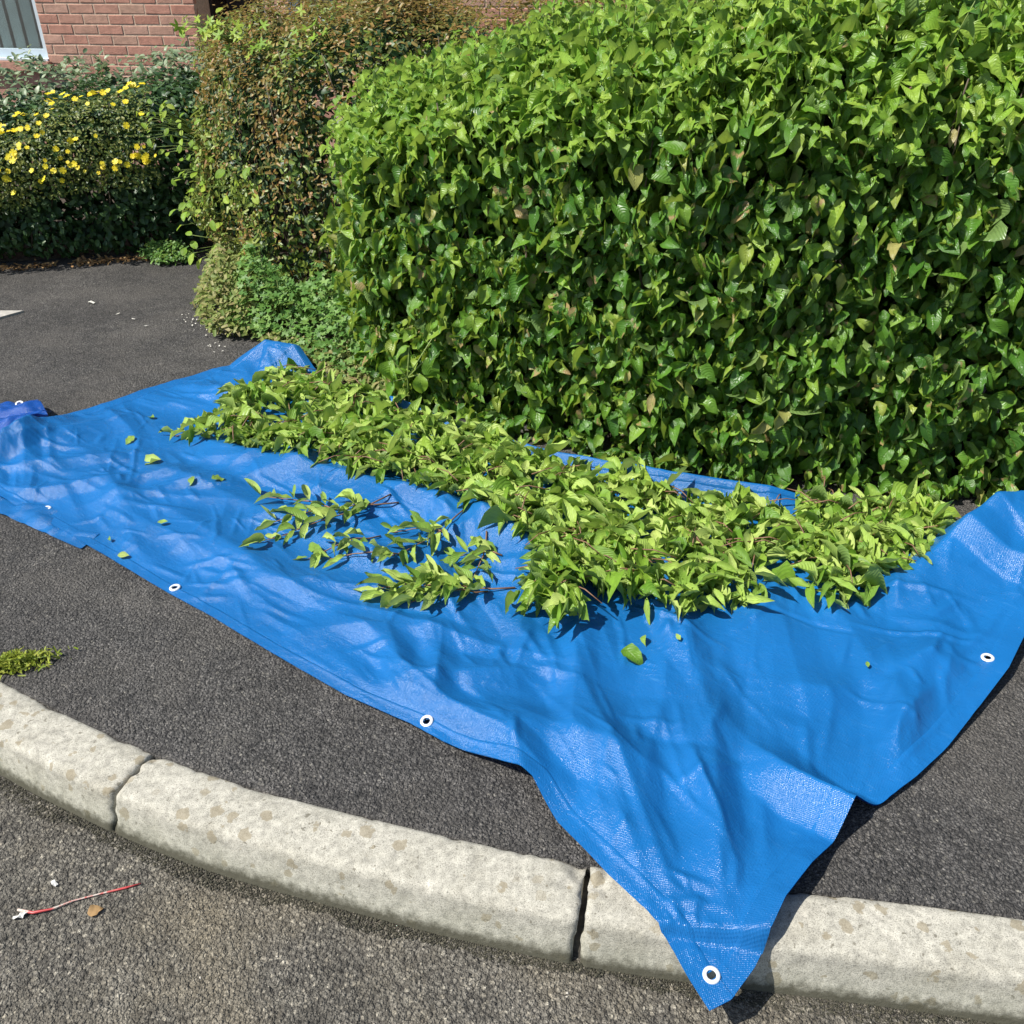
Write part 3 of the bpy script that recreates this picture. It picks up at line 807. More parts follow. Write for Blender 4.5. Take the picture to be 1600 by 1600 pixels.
def leaf_mesh(name, sp, mk, P, D, N, L, W, parent, rndv=None, kind='stuff'):
    D, S, N = frames(D, N)
    n = len(P); tids = rng.integers(0, len(SP[sp]), n)
    rv = rng.random(n) if rndv is None else rndv
    Vs, Fs, Us, Rs, off = [], [], [], [], 0
    for k, (tv, tf, tu) in enumerate(SP[sp]):
        m = np.where(tids == k)[0]
        if not len(m): continue
        q = P[m][:, None] + tv[None, :, 0:1] * (D[m] * L[m, None])[:, None] + tv[None, :, 1:2] * (S[m] * W[m, None])[:, None] + tv[None, :, 2:3] * (N[m] * L[m, None] * 0.8)[:, None]
        Vs.append(q.reshape(-1, 3))
        Fs.append((tf[None] + (np.arange(len(m)) * len(tv))[:, None, None] + off).reshape(-1, 3))
        Us.append(np.tile(tu, (len(m), 1))); Rs.append(np.repeat(rv[m], len(tv)))
        off += len(m) * len(tv)
    me = mesh_np(name, np.vstack(Vs), np.vstack(Fs), M[mk], True, np.vstack(Us), np.concatenate(Rs))
    o = link(name, me, parent)
    if kind: o['kind'] = kind
    return o

def leaf_objs(sp, mk, P, D, N, L, W, parent, name='leaf'):
    D, S, N = frames(D, N)
    pl = np.array(parent.location)
    for i in range(len(P)):
        o = bpy.data.objects.new(name, tmesh(sp, int(rng.integers(0, len(SP[sp]))), mk))
        col.objects.link(o); o.parent = parent
        mt = np.eye(4)
        mt[:3, 0] = D[i] * L[i]; mt[:3, 1] = S[i] * W[i]; mt[:3, 2] = N[i] * L[i] * 0.8; mt[:3, 3] = P[i] - pl
        o.matrix_local = Matrix(mt.tolist())

def split_leaves(sp, mk, P, D, N, L, W, parent, score, nobj=300, stuff='foliage'):
    """the largest-showing leaves become parts of their own, the rest one mass"""
    o = np.argsort(-score); a, b = o[:nobj], o[nobj:]
    leaf_objs(sp, mk, P[a], D[a], N[a], L[a], W[a], parent)
    if len(b): leaf_mesh(stuff, sp, mk, P[b], D[b], N[b], L[b], W[b], parent)

def face_samples(path, h_of, n, section, depth_scale, z0=0.0):
    """points on a clipped hedge: path = line of its foot (outside on the right hand when walking), section = (t, z/h)"""
    pp = smooth_poly(path, 400, 20)
    s = rng.random(n) * 399
    i = np.clip(s.astype(int), 0, 398); f = s - i
    B = pp[i] * (1 - f)[:, None] + pp[i + 1] * f[:, None]
    tg = norm(np.gradient(pp, axis=0))[i]
    out = np.stack([tg[:, 1], -tg[:, 0]], 1)
    sec = interp_poly(section, 300)
    hh = h_of(B[:, 0], B[:, 1])
    j = rng.integers(0, 299, n)
    T = sec[j, 0]; Zr = sec[j, 1]
    dt = sec[j + 1] - sec[j]
    # section normal (out, up)
    nz_up = dt[:, 0]; nz_out = dt[:, 1] * hh
    nn = np.hypot(nz_up, nz_out) + 1e-9
    no, nu_ = nz_out / nn, nz_up / nn
    P = np.stack([B[:, 0] - out[:, 0] * T, B[:, 1] - out[:, 1] * T, z0 + Zr * hh], 1)
    N = np.stack([out[:, 0] * no, out[:, 1] * no, nu_], 1)
    bul = 0.045 * vnoise(P[:, 0] * 5, P[:, 1] * 5, P[:, 2] * 5) + 0.03 * vnoise(P[:, 0] * 11, P[:, 1] * 11, P[:, 2] * 11)
    dep = rng.exponential(depth_scale, n)
    P = P + N * (bul - dep)[:, None]
    P[:, 2] = np.maximum(P[:, 2], 0.03 + rng.random(n) * 0.03)
    return P, N, dep

def leaf_dirs(N, up, droop, out, jitter):
    n = len(N)
    nn = norm(N * 1.0 + np.array([0, 0, up]) + rng.normal(0, jitter, (n, 3)))
    dd = N * out + np.array([0, 0, -droop]) + rng.normal(0, 0.55, (n, 3))
    return dd, nn

CAM = np.array([0, 0, 1.6])
def show_score(P, L, N, dep):
    v = CAM - P; d = np.linalg.norm(v, axis=1)
    zc = P[:, 1] * math.cos(R(32)) - (P[:, 2] - 1.6) * math.sin(R(32)); yc = P[:, 1] * math.sin(R(32)) + (P[:, 2] - 1.6) * math.cos(R(32))
    inside = (np.abs(P[:, 0] / zc) < 0.56) & (np.abs(yc / zc) < 0.56) & (zc > 0.2)
    return np.where(inside, L / d * np.clip(((norm(N) * v).sum(1) / d), 0.15, 1) * np.exp(-dep * 25), -1)

def twigs(parent, path_pts, hfun, n, r=0.006, depth=0.5, mat='twig'):
    parts = []
    for _ in range(n):
        i = random.randrange(len(path_pts))
        bx, by, ox, oy = path_pts[i]
        t0 = random.uniform(0.25, depth); h = float(hfun(np.array([bx]), np.array([by]))[0]) * random.uniform(0.6, 0.93)
        p0 = Vector((bx - ox * t0, by - oy * t0, 0.0))
        p3 = Vector((bx - ox * random.uniform(0.04, t0) + random.uniform(-.15, .15), by - oy * random.uniform(0.04, t0), h))
        p1 = p0.lerp(p3, 0.35) + Vector((random.uniform(-.06, .06), random.uniform(-.05, .05), 0))
        p2 = p0.lerp(p3, 0.7) + Vector((random.uniform(-.06, .06), random.uniform(-.05, .05), 0))
        parts.append(tube_vf([p0, p1, p2, p3], [r * 1.5, r * 1.2, r * 0.8, r * 0.4], 5))
    V, F = join_vf(parts)
    o = link('branches', mesh_np('branches', V, F, M[mat]), parent)
    o['kind'] = 'stuff'

def outward(path, n=60):
    pp = smooth_poly(path, n, 3); tg = norm(np.gradient(pp, axis=0))
    return [(pp[i, 0], pp[i, 1], tg[i, 1], -tg[i, 0]) for i in range(n)]

# ---- the big clipped dogwood hedge
dog = empty('dogwood_hedge', (0.8, 3.0, 0.0))
tag(dog, 'tall dense clipped green hedge of broad veined leaves rising behind the blue tarpaulin', 'hedge')
DPATH = [(-0.70, 4.9), (-0.72, 4.3), (-0.72, 3.85), (-0.62, 3.60), (-0.45, 3.42), (-0.2, 3.26), (0.1, 3.08), (0.5, 2.86), (1.0, 2.72), (1.8, 2.59), (3.0, 2.40)]
def dog_h(x, y):
    return np.interp(x, [-0.9, -0.7, -0.2, 0.3, 0.9, 3.0], [1.10, 1.15, 1.30, 1.42, 1.50, 1.52])
SEC = [(-0.03, 0.0), (-0.01, 0.06), (0.0, 0.16), (0.0, 0.45), (0.0, 0.70), (0.025, 0.80), (0.09, 0.88), (0.20, 0.945), (0.40, 0.99), (0.65, 1.0), (0.95, 0.99)]
P, N, dep = face_samples(DPATH, dog_h, 30000, SEC, 0.055)
pit = vnoise(P[:, 0] * 9, P[:, 1] * 9, P[:, 2] * 9) + 0.6 * vnoise(P[:, 0] * 19, P[:, 1] * 19, P[:, 2] * 19)
kp = (pit > -0.42) | (dep > 0.07) | (N[:, 2] > 0.5)
P, N, dep = P[kp], N[kp], dep[kp]
dd, nn = leaf_dirs(N, 0.7, 1.0, 0.4, 0.72)
L = rng.normal(0.067, 0.017, len(P)).clip(0.03, 0.115); W = L * rng.uniform(0.40, 0.60, len(P))
yt = (N[:, 2] > 0.35) & (rng.random(len(P)) < 0.75) | (rng.random(len(P)) < 0.05)
sc = show_score(P, L, nn, dep)
a = ~yt
split_leaves('dog', 'dogwood', P[a], dd[a], nn[a], L[a], W[a], dog, sc[a], 220)
dd[yt] += N[yt] * 0.8 + np.array([0, 0, 0.5])
split_leaves('dog', 'tip', P[yt], dd[yt], nn[yt], L[yt] * 1.05, W[yt], dog, sc[yt], 80, 'young_foliage')
# a thin second filling keeps the inside dark but not hollow
P, N, dep = face_samples(DPATH, dog_h, 11000, SEC, 0.16); P -= N * 0.10
dd, nn = leaf_dirs(N, 0.4, 0.9, 0.3, 0.6)
leaf_mesh('inner_foliage', 'dog', 'dogwood', P, dd, nn, np.full(len(P), 0.09), np.full(len(P), 0.06), dog)
P, N, dep = face_samples(DPATH, dog_h, 7000, SEC[:9], 0.03); P -= N * 0.42
leaf_mesh('inner_foliage', 'dog', 'dogwood', P, rng.normal(0, 1, P.shape), N + rng.normal(0, .35, P.shape), np.full(len(P), 0.13), np.full(len(P), 0.10), dog)
twigs(dog, outward(DPATH), dog_h, 130, 0.006, 0.6)
# young shoots standing out of the top and shoulder: stem with opposite leaf pairs
P, N, dep = face_samples(DPATH, dog_h, 420, SEC[4:], 0.001)
stems, PP, DD, NN, LL = [], [], [], [], []
for p, nrm in zip(P, N):
    ax = norm(nrm * 0.7 + np.array([0, 0, 0.75]) + rng.normal(0, .3, 3)); ln = rng.uniform(.05, .13)
    tip = p + ax * ln
    stems.append(tube_vf([tuple(p - ax * .05), tuple(p + ax * ln * .5), tuple(tip)], [.0022, .0018, .0012], 4))
    sd = norm(np.cross(ax, rng.normal(0, 1, 3))); up2 = np.cross(ax, sd)
    for lev, f in enumerate((0.35, 0.75, 1.0)):
        q = sd if lev % 2 == 0 else up2
        for sgn in (-1, 1):
            out = ax * (0.35 + 0.3 * lev) + q * sgn
            PP.append(p + ax * ln * f); DD.append(out + np.array([0, 0, -.15])); NN.append(ax - q * sgn * 0.4 + np.array([0, 0, .3]) + rng.normal(0, .15, 3)); LL.append(rng.uniform(.05, .08) * (1 - .12 * lev))
PP, DD, NN, LL = map(np.array, (PP, DD, NN, LL))
leaf_mesh('shoot_leaves', 'dog', 'tip', PP, DD, NN, LL, LL * rng.uniform(.42, .55, len(LL)), dog)
V, F = join_vf(stems); link('shoot_stems', mesh_np('shoot_stems', V, F, M['greenstem']), dog)['kind'] = 'stuff'

# ---- copper small-leaved shrub behind it
cop = empty('copper_shrub', (-1.0, 4.9, 0.0))
tag(cop, 'bushy shrub with tiny glossy coppery brown leaves between the green hedge and the brick house', 'shrub')
CPATH = [(-1.75, 7.0), (-1.82, 6.0), (-1.74, 5.2), (-1.42, 4.72), (-1.1, 4.42), (-0.7, 4.30), (0.0, 4.40), (1.2, 4.5)]
def cop_h(x, y):
    return 1.33 + 0.10 * vnoise(x * 2.2, y * 2.2) + 0.05 * vnoise(x * 6, y * 6) + 0.06 * np.clip(x + 1, 0, 2)
CSEC = [(0.16, 0.0), (0.05, 0.10), (0.0, 0.25), (0.0, 0.55), (0.03, 0.75), (0.10, 0.88), (0.25, 0.96), (0.5, 1.0), (0.9, 1.02), (1.5, 1.02)]
P, N, dep = face_samples(CPATH, cop_h, 38000, CSEC, 0.05)
P += (N * 0.5 + np.array([0, 0, 0.6])) * (rng.exponential(0.035, len(P)) * np.clip(vnoise(P[:, 0] * 13, P[:, 1] * 13) + 0.3, 0, 1.2))[:, None]
dd, nn = leaf_dirs(N, 0.5, -0.35, 0.7, 0.6)
L = rng.uniform(0.018, 0.034, len(P)); W = L * rng.uniform(0.36, 0.5, len(P))
P += N * (0.11 * vnoise(P[:, 0] * 3.2, P[:, 1] * 3.2, P[:, 2] * 3.2 + 4))[:, None]
gm = (vnoise(P[:, 0] * 5, P[:, 1] * 5, P[:, 2] * 5) + 0.6 * vnoise(P[:, 0] * 14, P[:, 1] * 14, P[:, 2] * 14) + 0.25 * rng.normal(0, 1, len(P)) - 0.9 * (P[:, 2] - 0.75)) > 0.10
leaf_mesh('foliage', 'small', 'brownleaf', P[~gm], dd[~gm], nn[~gm], L[~gm], W[~gm], cop)
leaf_mesh('green_foliage', 'small', 'olive', P[gm], dd[gm], nn[gm], L[gm] * 1.15, W[gm] * 1.2, cop)
P, N, dep = face_samples(CPATH, cop_h, 9000, CSEC, 0.10); P -= N * 0.09
dd, nn = leaf_dirs(N, 0.4, 0.2, 0.5, 0.6)
leaf_mesh('inner_foliage', 'ever', 'evergreen', P, dd, nn, np.full(len(P), 0.05), np.full(len(P), 0.032), cop)
twigs(cop, outward(CPATH), cop_h, 80, 0.005, 0.5)

# ---- far hedge: dark evergreen, silver-leaved shrub, yellow-flowered shrub
ev = empty('evergreen_hedge', (-2.4, 5.7, 0.0))
tag(ev, 'dark glossy evergreen hedge in shade at the far edge of the tarmac', 'hedge')
EPATH = [(-4.9, 4.95), (-3.9, 5.12), (-3.05, 5.30), (-2.4, 5.48), (-1.9, 5.62), (-1.5, 5.75), (-1.2, 6.2)]
def ev_h(x, y): return 0.93 + 0.05 * vnoise(x * 3, y * 3) - 0.22 * np.clip((-2.4 - x), 0, 1.4)
ESEC = [(0.12, 0.0), (0.03, 0.10), (0.0, 0.25), (0.0, 0.6), (0.04, 0.8), (0.13, 0.92), (0.3, 0.98), (0.6, 1.0), (1.0, 1.0)]
P, N, dep = face_samples(EPATH, ev_h, 13000, ESEC, 0.06)
dd, nn = leaf_dirs(N, 0.5, 0.4, 0.5, 0.5)
L = rng.uniform(0.03, 0.052, len(P))
split_leaves('ever', 'evergreen', P, dd, nn, L, L * 0.55, ev, show_score(P, L, nn, dep), 250)
P, N, dep = face_samples(EPATH, ev_h, 7000, ESEC, 0.12); P -= N * 0.08
dd, nn = leaf_dirs(N, 0.4, 0.3, 0.4, 0.7)
leaf_mesh('inner_foliage', 'ever', 'evergreen', P, dd, nn, np.full(len(P), 0.07), np.full(len(P), 0.05), ev)
twigs(ev, outward(EPATH), ev_h, 50, 0.005, 0.5)

si = empty('silver_shrub', (-3.2, 6.2, 0.0))
tag(si, 'loose shrub with pale silvery green leaves below the house window', 'shrub')
SPATH = [(-4.9, 5.08), (-3.9, 5.25), (-3.3, 5.40), (-2.95, 5.75), (-2.4, 6.15), (-1.9, 6.25), (-1.4, 6.4)]
def si_h(x, y): return 1.03 + 0.09 * vnoise(x * 2.6 + 4, y * 2.6) + 0.06 * vnoise(x * 7, y * 7) + 0.04 * np.clip(x + 3, -0.5, 1.2)
SSEC = [(0.05, 0.55), (0.0, 0.7), (0.05, 0.82), (0.16, 0.93), (0.35, 1.0), (0.7, 1.03)]
P, N, dep = face_samples(SPATH, si_h, 5200, SSEC, 0.04)
P += N * rng.exponential(0.02, len(P))[:, None]
dd, nn = leaf_dirs(N, 0.5, -0.5, 0.6, 0.55)
L = rng.uniform(0.035, 0.062, len(P))
split_leaves('ever', 'silver', P, dd, nn, L, L * 0.5, si, show_score(P, L, nn, dep), 200)
twigs(si, outward(SPATH), si_h, 60, 0.005, 0.4)
parts = []
for _ in range(16):
    i = random.randrange(45); bx, by, ox, oy = outward(SPATH)[i]
    p0 = Vector((bx - ox * .25, by - oy * .25, 0.7)); tip = p0 + Vector((random.uniform(-.15, .15), random.uniform(-.1, .1), random.uniform(.3, .46)))
    parts.append(tube_vf([p0, p0.lerp(tip, .5) + Vector((.02, 0, 0)), tip], [.004, .003, .0015], 5))
    nL = 7; t = np.linspace(.35, 1, nL); PP = np.array([list(p0.lerp(tip, float(q))) for q in t])
    DD = rng.normal(0, .6, (nL, 3)) + np.array([0, 0, .6]); NN = rng.normal(0, .4, (nL, 3)) + np.array([-.2, -.4, .6])
    leaf_objs('ever', 'silver', PP, DD, NN, np.full(nL, .055), np.full(nL, .026), si)
V, F = join_vf(parts); link('shoots', mesh_np('shoots', V, F, M['greenstem']), si)['kind'] = 'stuff'

fl = empty('flowering_shrub', (-2.8, 5.3, 0.0))
tag(fl, 'small leaved shrub covered in round yellow flowers in front of the evergreen hedge', 'shrub')
FPATH = [(-4.3, 4.93), (-3.6, 5.07), (-3.1, 5.19), (-2.75, 5.29), (-2.35, 5.40), (-2.05, 5.48)]
def fl_h(x, y): return np.interp(x, [-4.3, -3.2, -2.9, -2.6, -2.3, -2.05], [0.50, 0.54, 0.68, 0.80, 0.86, 0.88])
FSEC = [(0.03, 0.52), (0.0, 0.64), (0.0, 0.8), (0.05, 0.92), (0.14, 0.99), (0.30, 1.02)]
P, N, dep = face_samples(FPATH, fl_h, 7500, FSEC, 0.03)
P += N * 0.03
dd, nn = leaf_dirs(N, 0.5, -0.2, 0.6, 0.6)
L = rng.uniform(0.014, 0.026, len(P))
leaf_mesh('foliage', 'small', 'smallgreen', P, dd, nn, L, L * 0.5, fl)
def flower_mesh():
    parts = []
    Vs, Fs, off = [], [], 0
    for k in range(5):
        V, F, uv = SP['petal'][k % 3]
        a = 2 * math.pi * k / 5; c, s = math.cos(a), math.sin(a)
        Q = V * np.array([1, 0.95, 0.8]); Q = np.stack([Q[:, 0] * c - Q[:, 1] * s, Q[:, 0] * s + Q[:, 1] * c, Q[:, 2] + 0.002 * k], 1)
        Vs.append(Q); Fs.append(F + off); off += len(V)
    return mesh_np('flower', np.vstack(Vs), np.vstack(Fs), M['petal'], True, None, np.zeros(off))
flm = flower_mesh()
P, N, dep = face_samples(FPATH, fl_h, 290, [(0.0, 0.62), (0.0, 0.8), (0.04, 0.92), (0.10, 0.98), (0.14, 0.99), (0.2, 1.0), (0.26, 1.0), (.32, 1.02)], 0.004)
for i in range(len(P)):
    o = bpy.data.objects.new('flower', flm); col.objects.link(o); o.parent = fl
    n = Vector(norm(N[i] * 0.8 + np.array([-.1, -.35, .5]) + rng.normal(0, .35, 3)))
    p = Vector(P[i]) + Vector(N[i]) * 0.06
    o.matrix_local = Matrix.Translation(p - fl.location) @ n.to_track_quat('Z', 'Y').to_matrix().to_4x4() @ Matrix.Rotation(random.random() * 6, 4, 'Z') @ Matrix.Scale(random.uniform(0.010, 0.021), 4)
twigs(fl, outward(FPATH), fl_h, 30, 0.004, 0.3)

# ---- lime green climbers threading the copper shrub
def climber(loc, spots, label, mk='lime', sp='maple', size=(0.05, 0.09), nper=7, spread=0.07):
    e = empty('climbing_plant', loc); tag(e, label, 'plant', 'lime green climbers in the copper shrub')
    parts = []
    for (x, y, z) in spots:
        c = np.array([x, y, z])
        PP = c + rng.normal(0, spread, (nper, 3)) * np.array([1, .6, .6])
        DD = rng.normal(0, .6, (nper, 3)) + np.array([0, -.3, -.3]); NN = np.array([-.35, -.55, .7]) + rng.normal(0, .3, (nper, 3))
        L = rng.uniform(*size, nper)
        leaf_objs(sp, mk, PP, DD, NN, L, L * (1.0 if sp == 'maple' else .6), e)
        root = Vector((x + .10, y + .25, max(0.0, z - 0.12)))
        for p in PP:
            parts.append(tube_vf([root, root.lerp(Vector(p), .6) + Vector((0, 0, .03)), Vector(p)], [.003, .0025, .0015], 4))
    V, F = join_vf(parts); link('stem', mesh_np('stem', V, F, M['greenstem']), e)
    return e
climber((-1.4, 4.9, 0), [(-1.55, 5.05, 1.30), (-1.42, 4.95, 1.27), (-1.25, 4.75, 1.24), (-0.95, 4.6, 1.30)], 'lime green lobed leaves scrambling over the top of the copper shrub', nper=9)
climber((-1.7, 5.3, 0), [(-1.84, 5.15, 0.80), (-1.78, 5.08, 0.74), (-1.95, 5.3, 0.84), (-1.75, 5.1, 0.62)], 'bright lime leaves where the evergreen hedge meets the copper shrub', sp='ever', size=(.03, .05), nper=14, spread=.06)
climber((-1.5, 4.75, 0), [(-1.66, 4.82, 0.40), (-1.62, 4.75, 0.28), (-1.72, 4.95, 0.52), (-1.6, 4.72, .18), (-1.35, 4.55, .62)], 'lime leafed climber at the foot of the copper shrub by the tarmac', sp='ever', size=(.05, .075), nper=7, spread=.07)
climber((-1.75, 5.7, 0), [(-1.78, 5.6, 1.28), (-1.62, 5.5, 1.26)], 'thin climber shoots with heart shaped leaves reaching up against the brick wall', sp='ever', size=(.045, .07), nper=4, spread=.08)

# ---- low weeds at the foot of the hedge
def weed(name, loc, label, poly, hmax, n, sp, mk, size, cat='plant', nobj=60, wr=1.0, slopey=True):
    e = empty(name, loc); tag(e, label, cat)
    P = []
    xs, ys = [p[0] for p in poly], [p[1] for p in poly]
    while len(P) < n:
        x = rng.uniform(min(xs), max(xs), 400); y = rng.uniform(min(ys), max(ys), 400)
        m = in_poly(x, y, poly)
        P += list(zip(x[m], y[m]))
    P = np.array(P[:n]); d, _, _ = seg_dist(P[:, 0], P[:, 1], poly, True)
    hh = hmax * np.clip(d / 0.13, 0.12, 1) ** 0.7 * (0.8 + 0.35 * vnoise(P[:, 0] * 8, P[:, 1] * 8))
    z = hh * rng.random(n) ** 0.45
    P3 = np.c_[P, z + 0.012]
    NN = np.array([-.15, -.3, .9]) + rng.normal(0, .38, (n, 3)); DD = rng.normal(0, 1, (n, 3)) + np.array([-.2, -.5, -.1])
    L = rng.uniform(*size, n)
    split_leaves(sp, mk, P3, DD, NN, L, L * wr, e, show_score(P3, L, NN, (hh - z)), nobj)
    parts = []
    for i in range(0, n, max(1, n // 70)):
        p = Vector(P3[i]); b = Vector((p.x + random.uniform(-.05, .05), p.y + random.uniform(0, .06), 0))
        parts.append(tube_vf([b, b.lerp(p, .6), p], [.003, .0022, .0012], 4))
    V, F = join_vf(parts); link('stems', mesh_np('stems', V, F, M['greenstem']), e)['kind'] = 'stuff'
    return e
weed('weed_clump', (-1.5, 4.5, 0), 'straw tinged feathery weed spilling on the tarmac beside the copper shrub', [(-1.72, 4.95), (-1.62, 4.45), (-1.45, 4.15), (-1.2, 4.12), (-1.25, 4.6), (-1.5, 5.1)], 0.34, 2600, 'small', 'dryweed', (.022, .042), nobj=0, wr=.45)
weed('geranium_clump', (-1.1, 4.05, 0), 'low clump of lobed soft green leaves between hedge and far tarpaulin corner', [(-1.5, 4.55), (-1.4, 4.2), (-1.05, 4.0), (-0.85, 3.74), (-0.62, 3.52), (-0.45, 3.5), (-0.6, 3.9), (-0.9, 4.3), (-1.2, 4.6)], 0.42, 1900, 'lobed', 'weed', (.028, .055), nobj=150)
weed('weed_clump', (-0.75, 3.6, 0), 'fine leaved yellow green weed right behind the tarpaulin edge', [(-1.25, 4.12), (-0.95, 3.86), (-0.7, 3.56), (-0.45, 3.38), (-0.4, 3.46), (-0.6, 3.66), (-0.95, 4.05)], 0.20, 1500, 'small', 'dryweed', (.02, .038), nobj=0, wr=.5)
weed('weed_tuft', (-2.1, 5.4, 0), 'small green weed tuft on the tarmac edge under the evergreen hedge', [(-2.28, 5.5), (-2.1, 5.33), (-1.92, 5.40), (-1.98, 5.56), (-2.2, 5.58)], 0.20, 700, 'small', 'weed', (.018, .034), nobj=0, wr=.55)
# broad-leaved seedling
e = empty('broad_leaved_seedling', (-0.42, 3.33, 0)); tag(e, 'seedling with a few large pointed leaves at the hedge foot behind the cuttings', 'plant')
PP = np.array([(-0.47, 3.30, .24), (-0.33, 3.28, .26), (-0.36, 3.26, .20), (-0.47, 3.28, .16), (-0.40, 3.3, .30), (-0.31, 3.3, .33)])
DD = np.array([(-.2, -.2, -.9), (.25, -.25, -.85), (.1, -.3, -.9), (-.3, -.3, -.8), (-.5, -.5, 0), (.1, -.2, .9)]); NN = np.array([(-.3, -.8, .5), (.1, -.85, .5), (0, -.9, .4), (-.3, -.8, .4), (-.2, -.3, .9), (-.3, -.8, .4)])
leaf_objs('dog', 'tip', PP, DD, NN, np.array([.105, .11, .09, .09, .08, .10]), np.array([.07, .075, .06, .055, .05, .06]), e)
V, F = join_vf([tube_vf([(-0.42, 3.36, 0), (-0.42, 3.34, .15), tuple(p)], [.004, .003, .002], 5) for p in PP]); link('stem', mesh_np('stem', V, F, M['greenstem']), e)

# ------------------------------------------------------------------ heap of hedge cuttings on the tarp
HEAP = [(-1.23, 3.17), (-1.12, 3.45), (-1.03, 3.68), (-0.94, 3.70), (-0.80, 3.55), (-0.62, 3.42), (-0.28, 3.19), (0.06, 2.94), (0.22, 2.82), (0.50, 2.685), (0.88, 2.575), (1.05, 2.62), (1.38, 2.57), (1.52, 2.50), (1.33, 2.29), (1.16, 2.12), (1.02, 2.05), (0.86, 2.01), (0.70, 1.98), (0.57, 1.98), (0.44, 1.95), (0.34, 1.94), (0.16, 1.90), (0.05, 1.955), (-0.01, 2.03), (0.02, 2.12), (0.10, 2.21), (-0.03, 2.36), (-0.16, 2.53), (-0.35, 2.65), (-0.54, 2.76), (-0.74, 2.84), (-0.96, 2.93), (-1.12, 3.0), (-1.28, 3.03)]
heap = empty('cuttings_heap', (0.2, 2.5, 0)); tag(heap, 'long heap of wilting pale green hedge cuttings lying on the tarpaulin along the hedge', 'cuttings')
def heap_points(n):
    xs, ys = [p[0] for p in HEAP], [p[1] for p in HEAP]
    P = []
    while len(P) < n:
        x = rng.uniform(min(xs), max(xs), 2000); y = rng.uniform(min(ys), max(ys), 2000)
        m = in_poly(x, y, HEAP); P += list(zip(x[m], y[m]))
    return np.array(P[:n])
P2 = heap_points(4200)
d, _, _ = seg_dist(P2[:, 0], P2[:, 1], HEAP, True)
gap = vnoise(P2[:, 0] * 7 + 2, P2[:, 1] * 7) + 0.7 * vnoise(P2[:, 0] * 15, P2[:, 1] * 15)
P2 = P2[(d > 0.025) & (gap > -0.70 + 0.75 * np.clip(1 - d / 0.07, 0, 1))]
d, _, _ = seg_dist(P2[:, 0], P2[:, 1], HEAP, True)
mound = 0.07 * np.exp(-(((P2[:, 0] - 0.2) / 0.22) ** 2 + ((P2[:, 1] - 2.02) / 0.12) ** 2))
hh = (0.044 + 0.026 * vnoise(P2[:, 0] * 9, P2[:, 1] * 9)) * np.clip(d / 0.09, 0.15, 1) ** 0.6 + mound * np.clip(d / 0.05, 0.2, 1)
tz = np.array([tarp_at(x, y)[0][2] for x, y in P2])
lay = rng.random(len(P2)) ** 0.5
P3 = np.c_[P2, tz + 0.008 + hh * lay]
n = len(P3)
NN = np.array([0, 0, 1.0]) + rng.normal(0, .36, (n, 3)); a = rng.random(n) * 6.283
DD = np.stack([np.cos(a), np.sin(a), rng.normal(.0, .16, n)], 1)
L = rng.normal(0.088, 0.021, n).clip(0.035, 0.135); W = L * rng.uniform(0.20, 0.35, n)
dark = ((mound > 0.02) & (rng.random(n) < .75)) | (rng.random(n) < 0.20)
sc = show_score(P3, L, NN, (1 - lay) * 0.06)
split_leaves('cut', 'cut', P3[~dark], DD[~dark], NN[~dark], L[~dark], W[~dark], heap, sc[~dark], 240, 'leaves')
split_leaves('dog', 'tip', P3[dark], DD[dark], NN[dark], L[dark], W[dark], heap, sc[dark], 60, 'green_leaves')
parts = []
for _ in range(190):
    x, y = P2[random.randrange(n)]; a = random.random() * 6.28; l = random.uniform(.06, .14)
    z = tarp_at(x, y)[0][2] + random.uniform(.035, .075)
    parts.append(tube_vf([(x, y, z), (x + math.cos(a) * l * .5, y + math.sin(a) * l * .5, z + .012), (x + math.cos(a) * l, y + math.sin(a) * l, z)], [.0022, .002, .0013], 5))
V, F = join_vf(parts); link('twigs', mesh_np('twigs', V, F, M['stem']), heap)['kind'] = 'stuff'

# ---- separate cut sprigs
def sprig(p0, p1, nleaf, size, label, group='cut sprigs scattered on the tarpaulin', mk='cut'):
    p0 = np.array(p0, float); p1 = np.array(p1, float)
    b, bn, _ = tarp_at(*p0)
    e = empty('cut_sprig', (p0[0], p0[1], float(b[2]))); tag(e, label, 'sprig', group)
    ax = (p1 - p0); ln = np.linalg.norm(ax); ax /= ln; sd = np.array([-ax[1], ax[0]])
    bend = random.uniform(-.12, .12) * ln
    def pt(t):
        q = p0 + ax * ln * t + sd * bend * math.sin(math.pi * t)
        z = tarp_at(*q)[0][2] + 0.005 + 0.012 * math.sin(math.pi * min(1, t))
        return Vector((q[0], q[1], z))
    V, F = tube_vf([pt(t) for t in np.linspace(0, 1, 7)], list(np.linspace(.0028, .0014, 7)), 6)
    link('stem', mesh_np('stem', V, F, M['stem']), e)
    PP, DD, NN, LL = [], [], [], []
    for k in range(nleaf):
        t = 0.22 + 0.78 * (k // 2 * 2 + (k % 2) * .12) / max(1, nleaf - 1); t = min(t, 1)
        s = 1 if k % 2 else -1
        a = random.uniform(.45, 1.2) if t < .93 else random.uniform(.1, .5)
        dv = ax * math.cos(a) + sd * math.sin(a) * s
        PP.append(pt(t)); DD.append((dv[0], dv[1], random.uniform(-.04, .12))); NN.append((random.gauss(0, .38), random.gauss(0, .38), 1)); LL.append(size * random.uniform(.75, 1.2))
    LL = np.array(LL); PP = np.array([list(p) for p in PP]); PP[:, 2] += 0.006
    leaf_objs('cut', mk, PP, np.array(DD), np.array(NN), LL * 1.25, LL * 1.25 * rng.uniform(.22, .34, len(LL)), e)
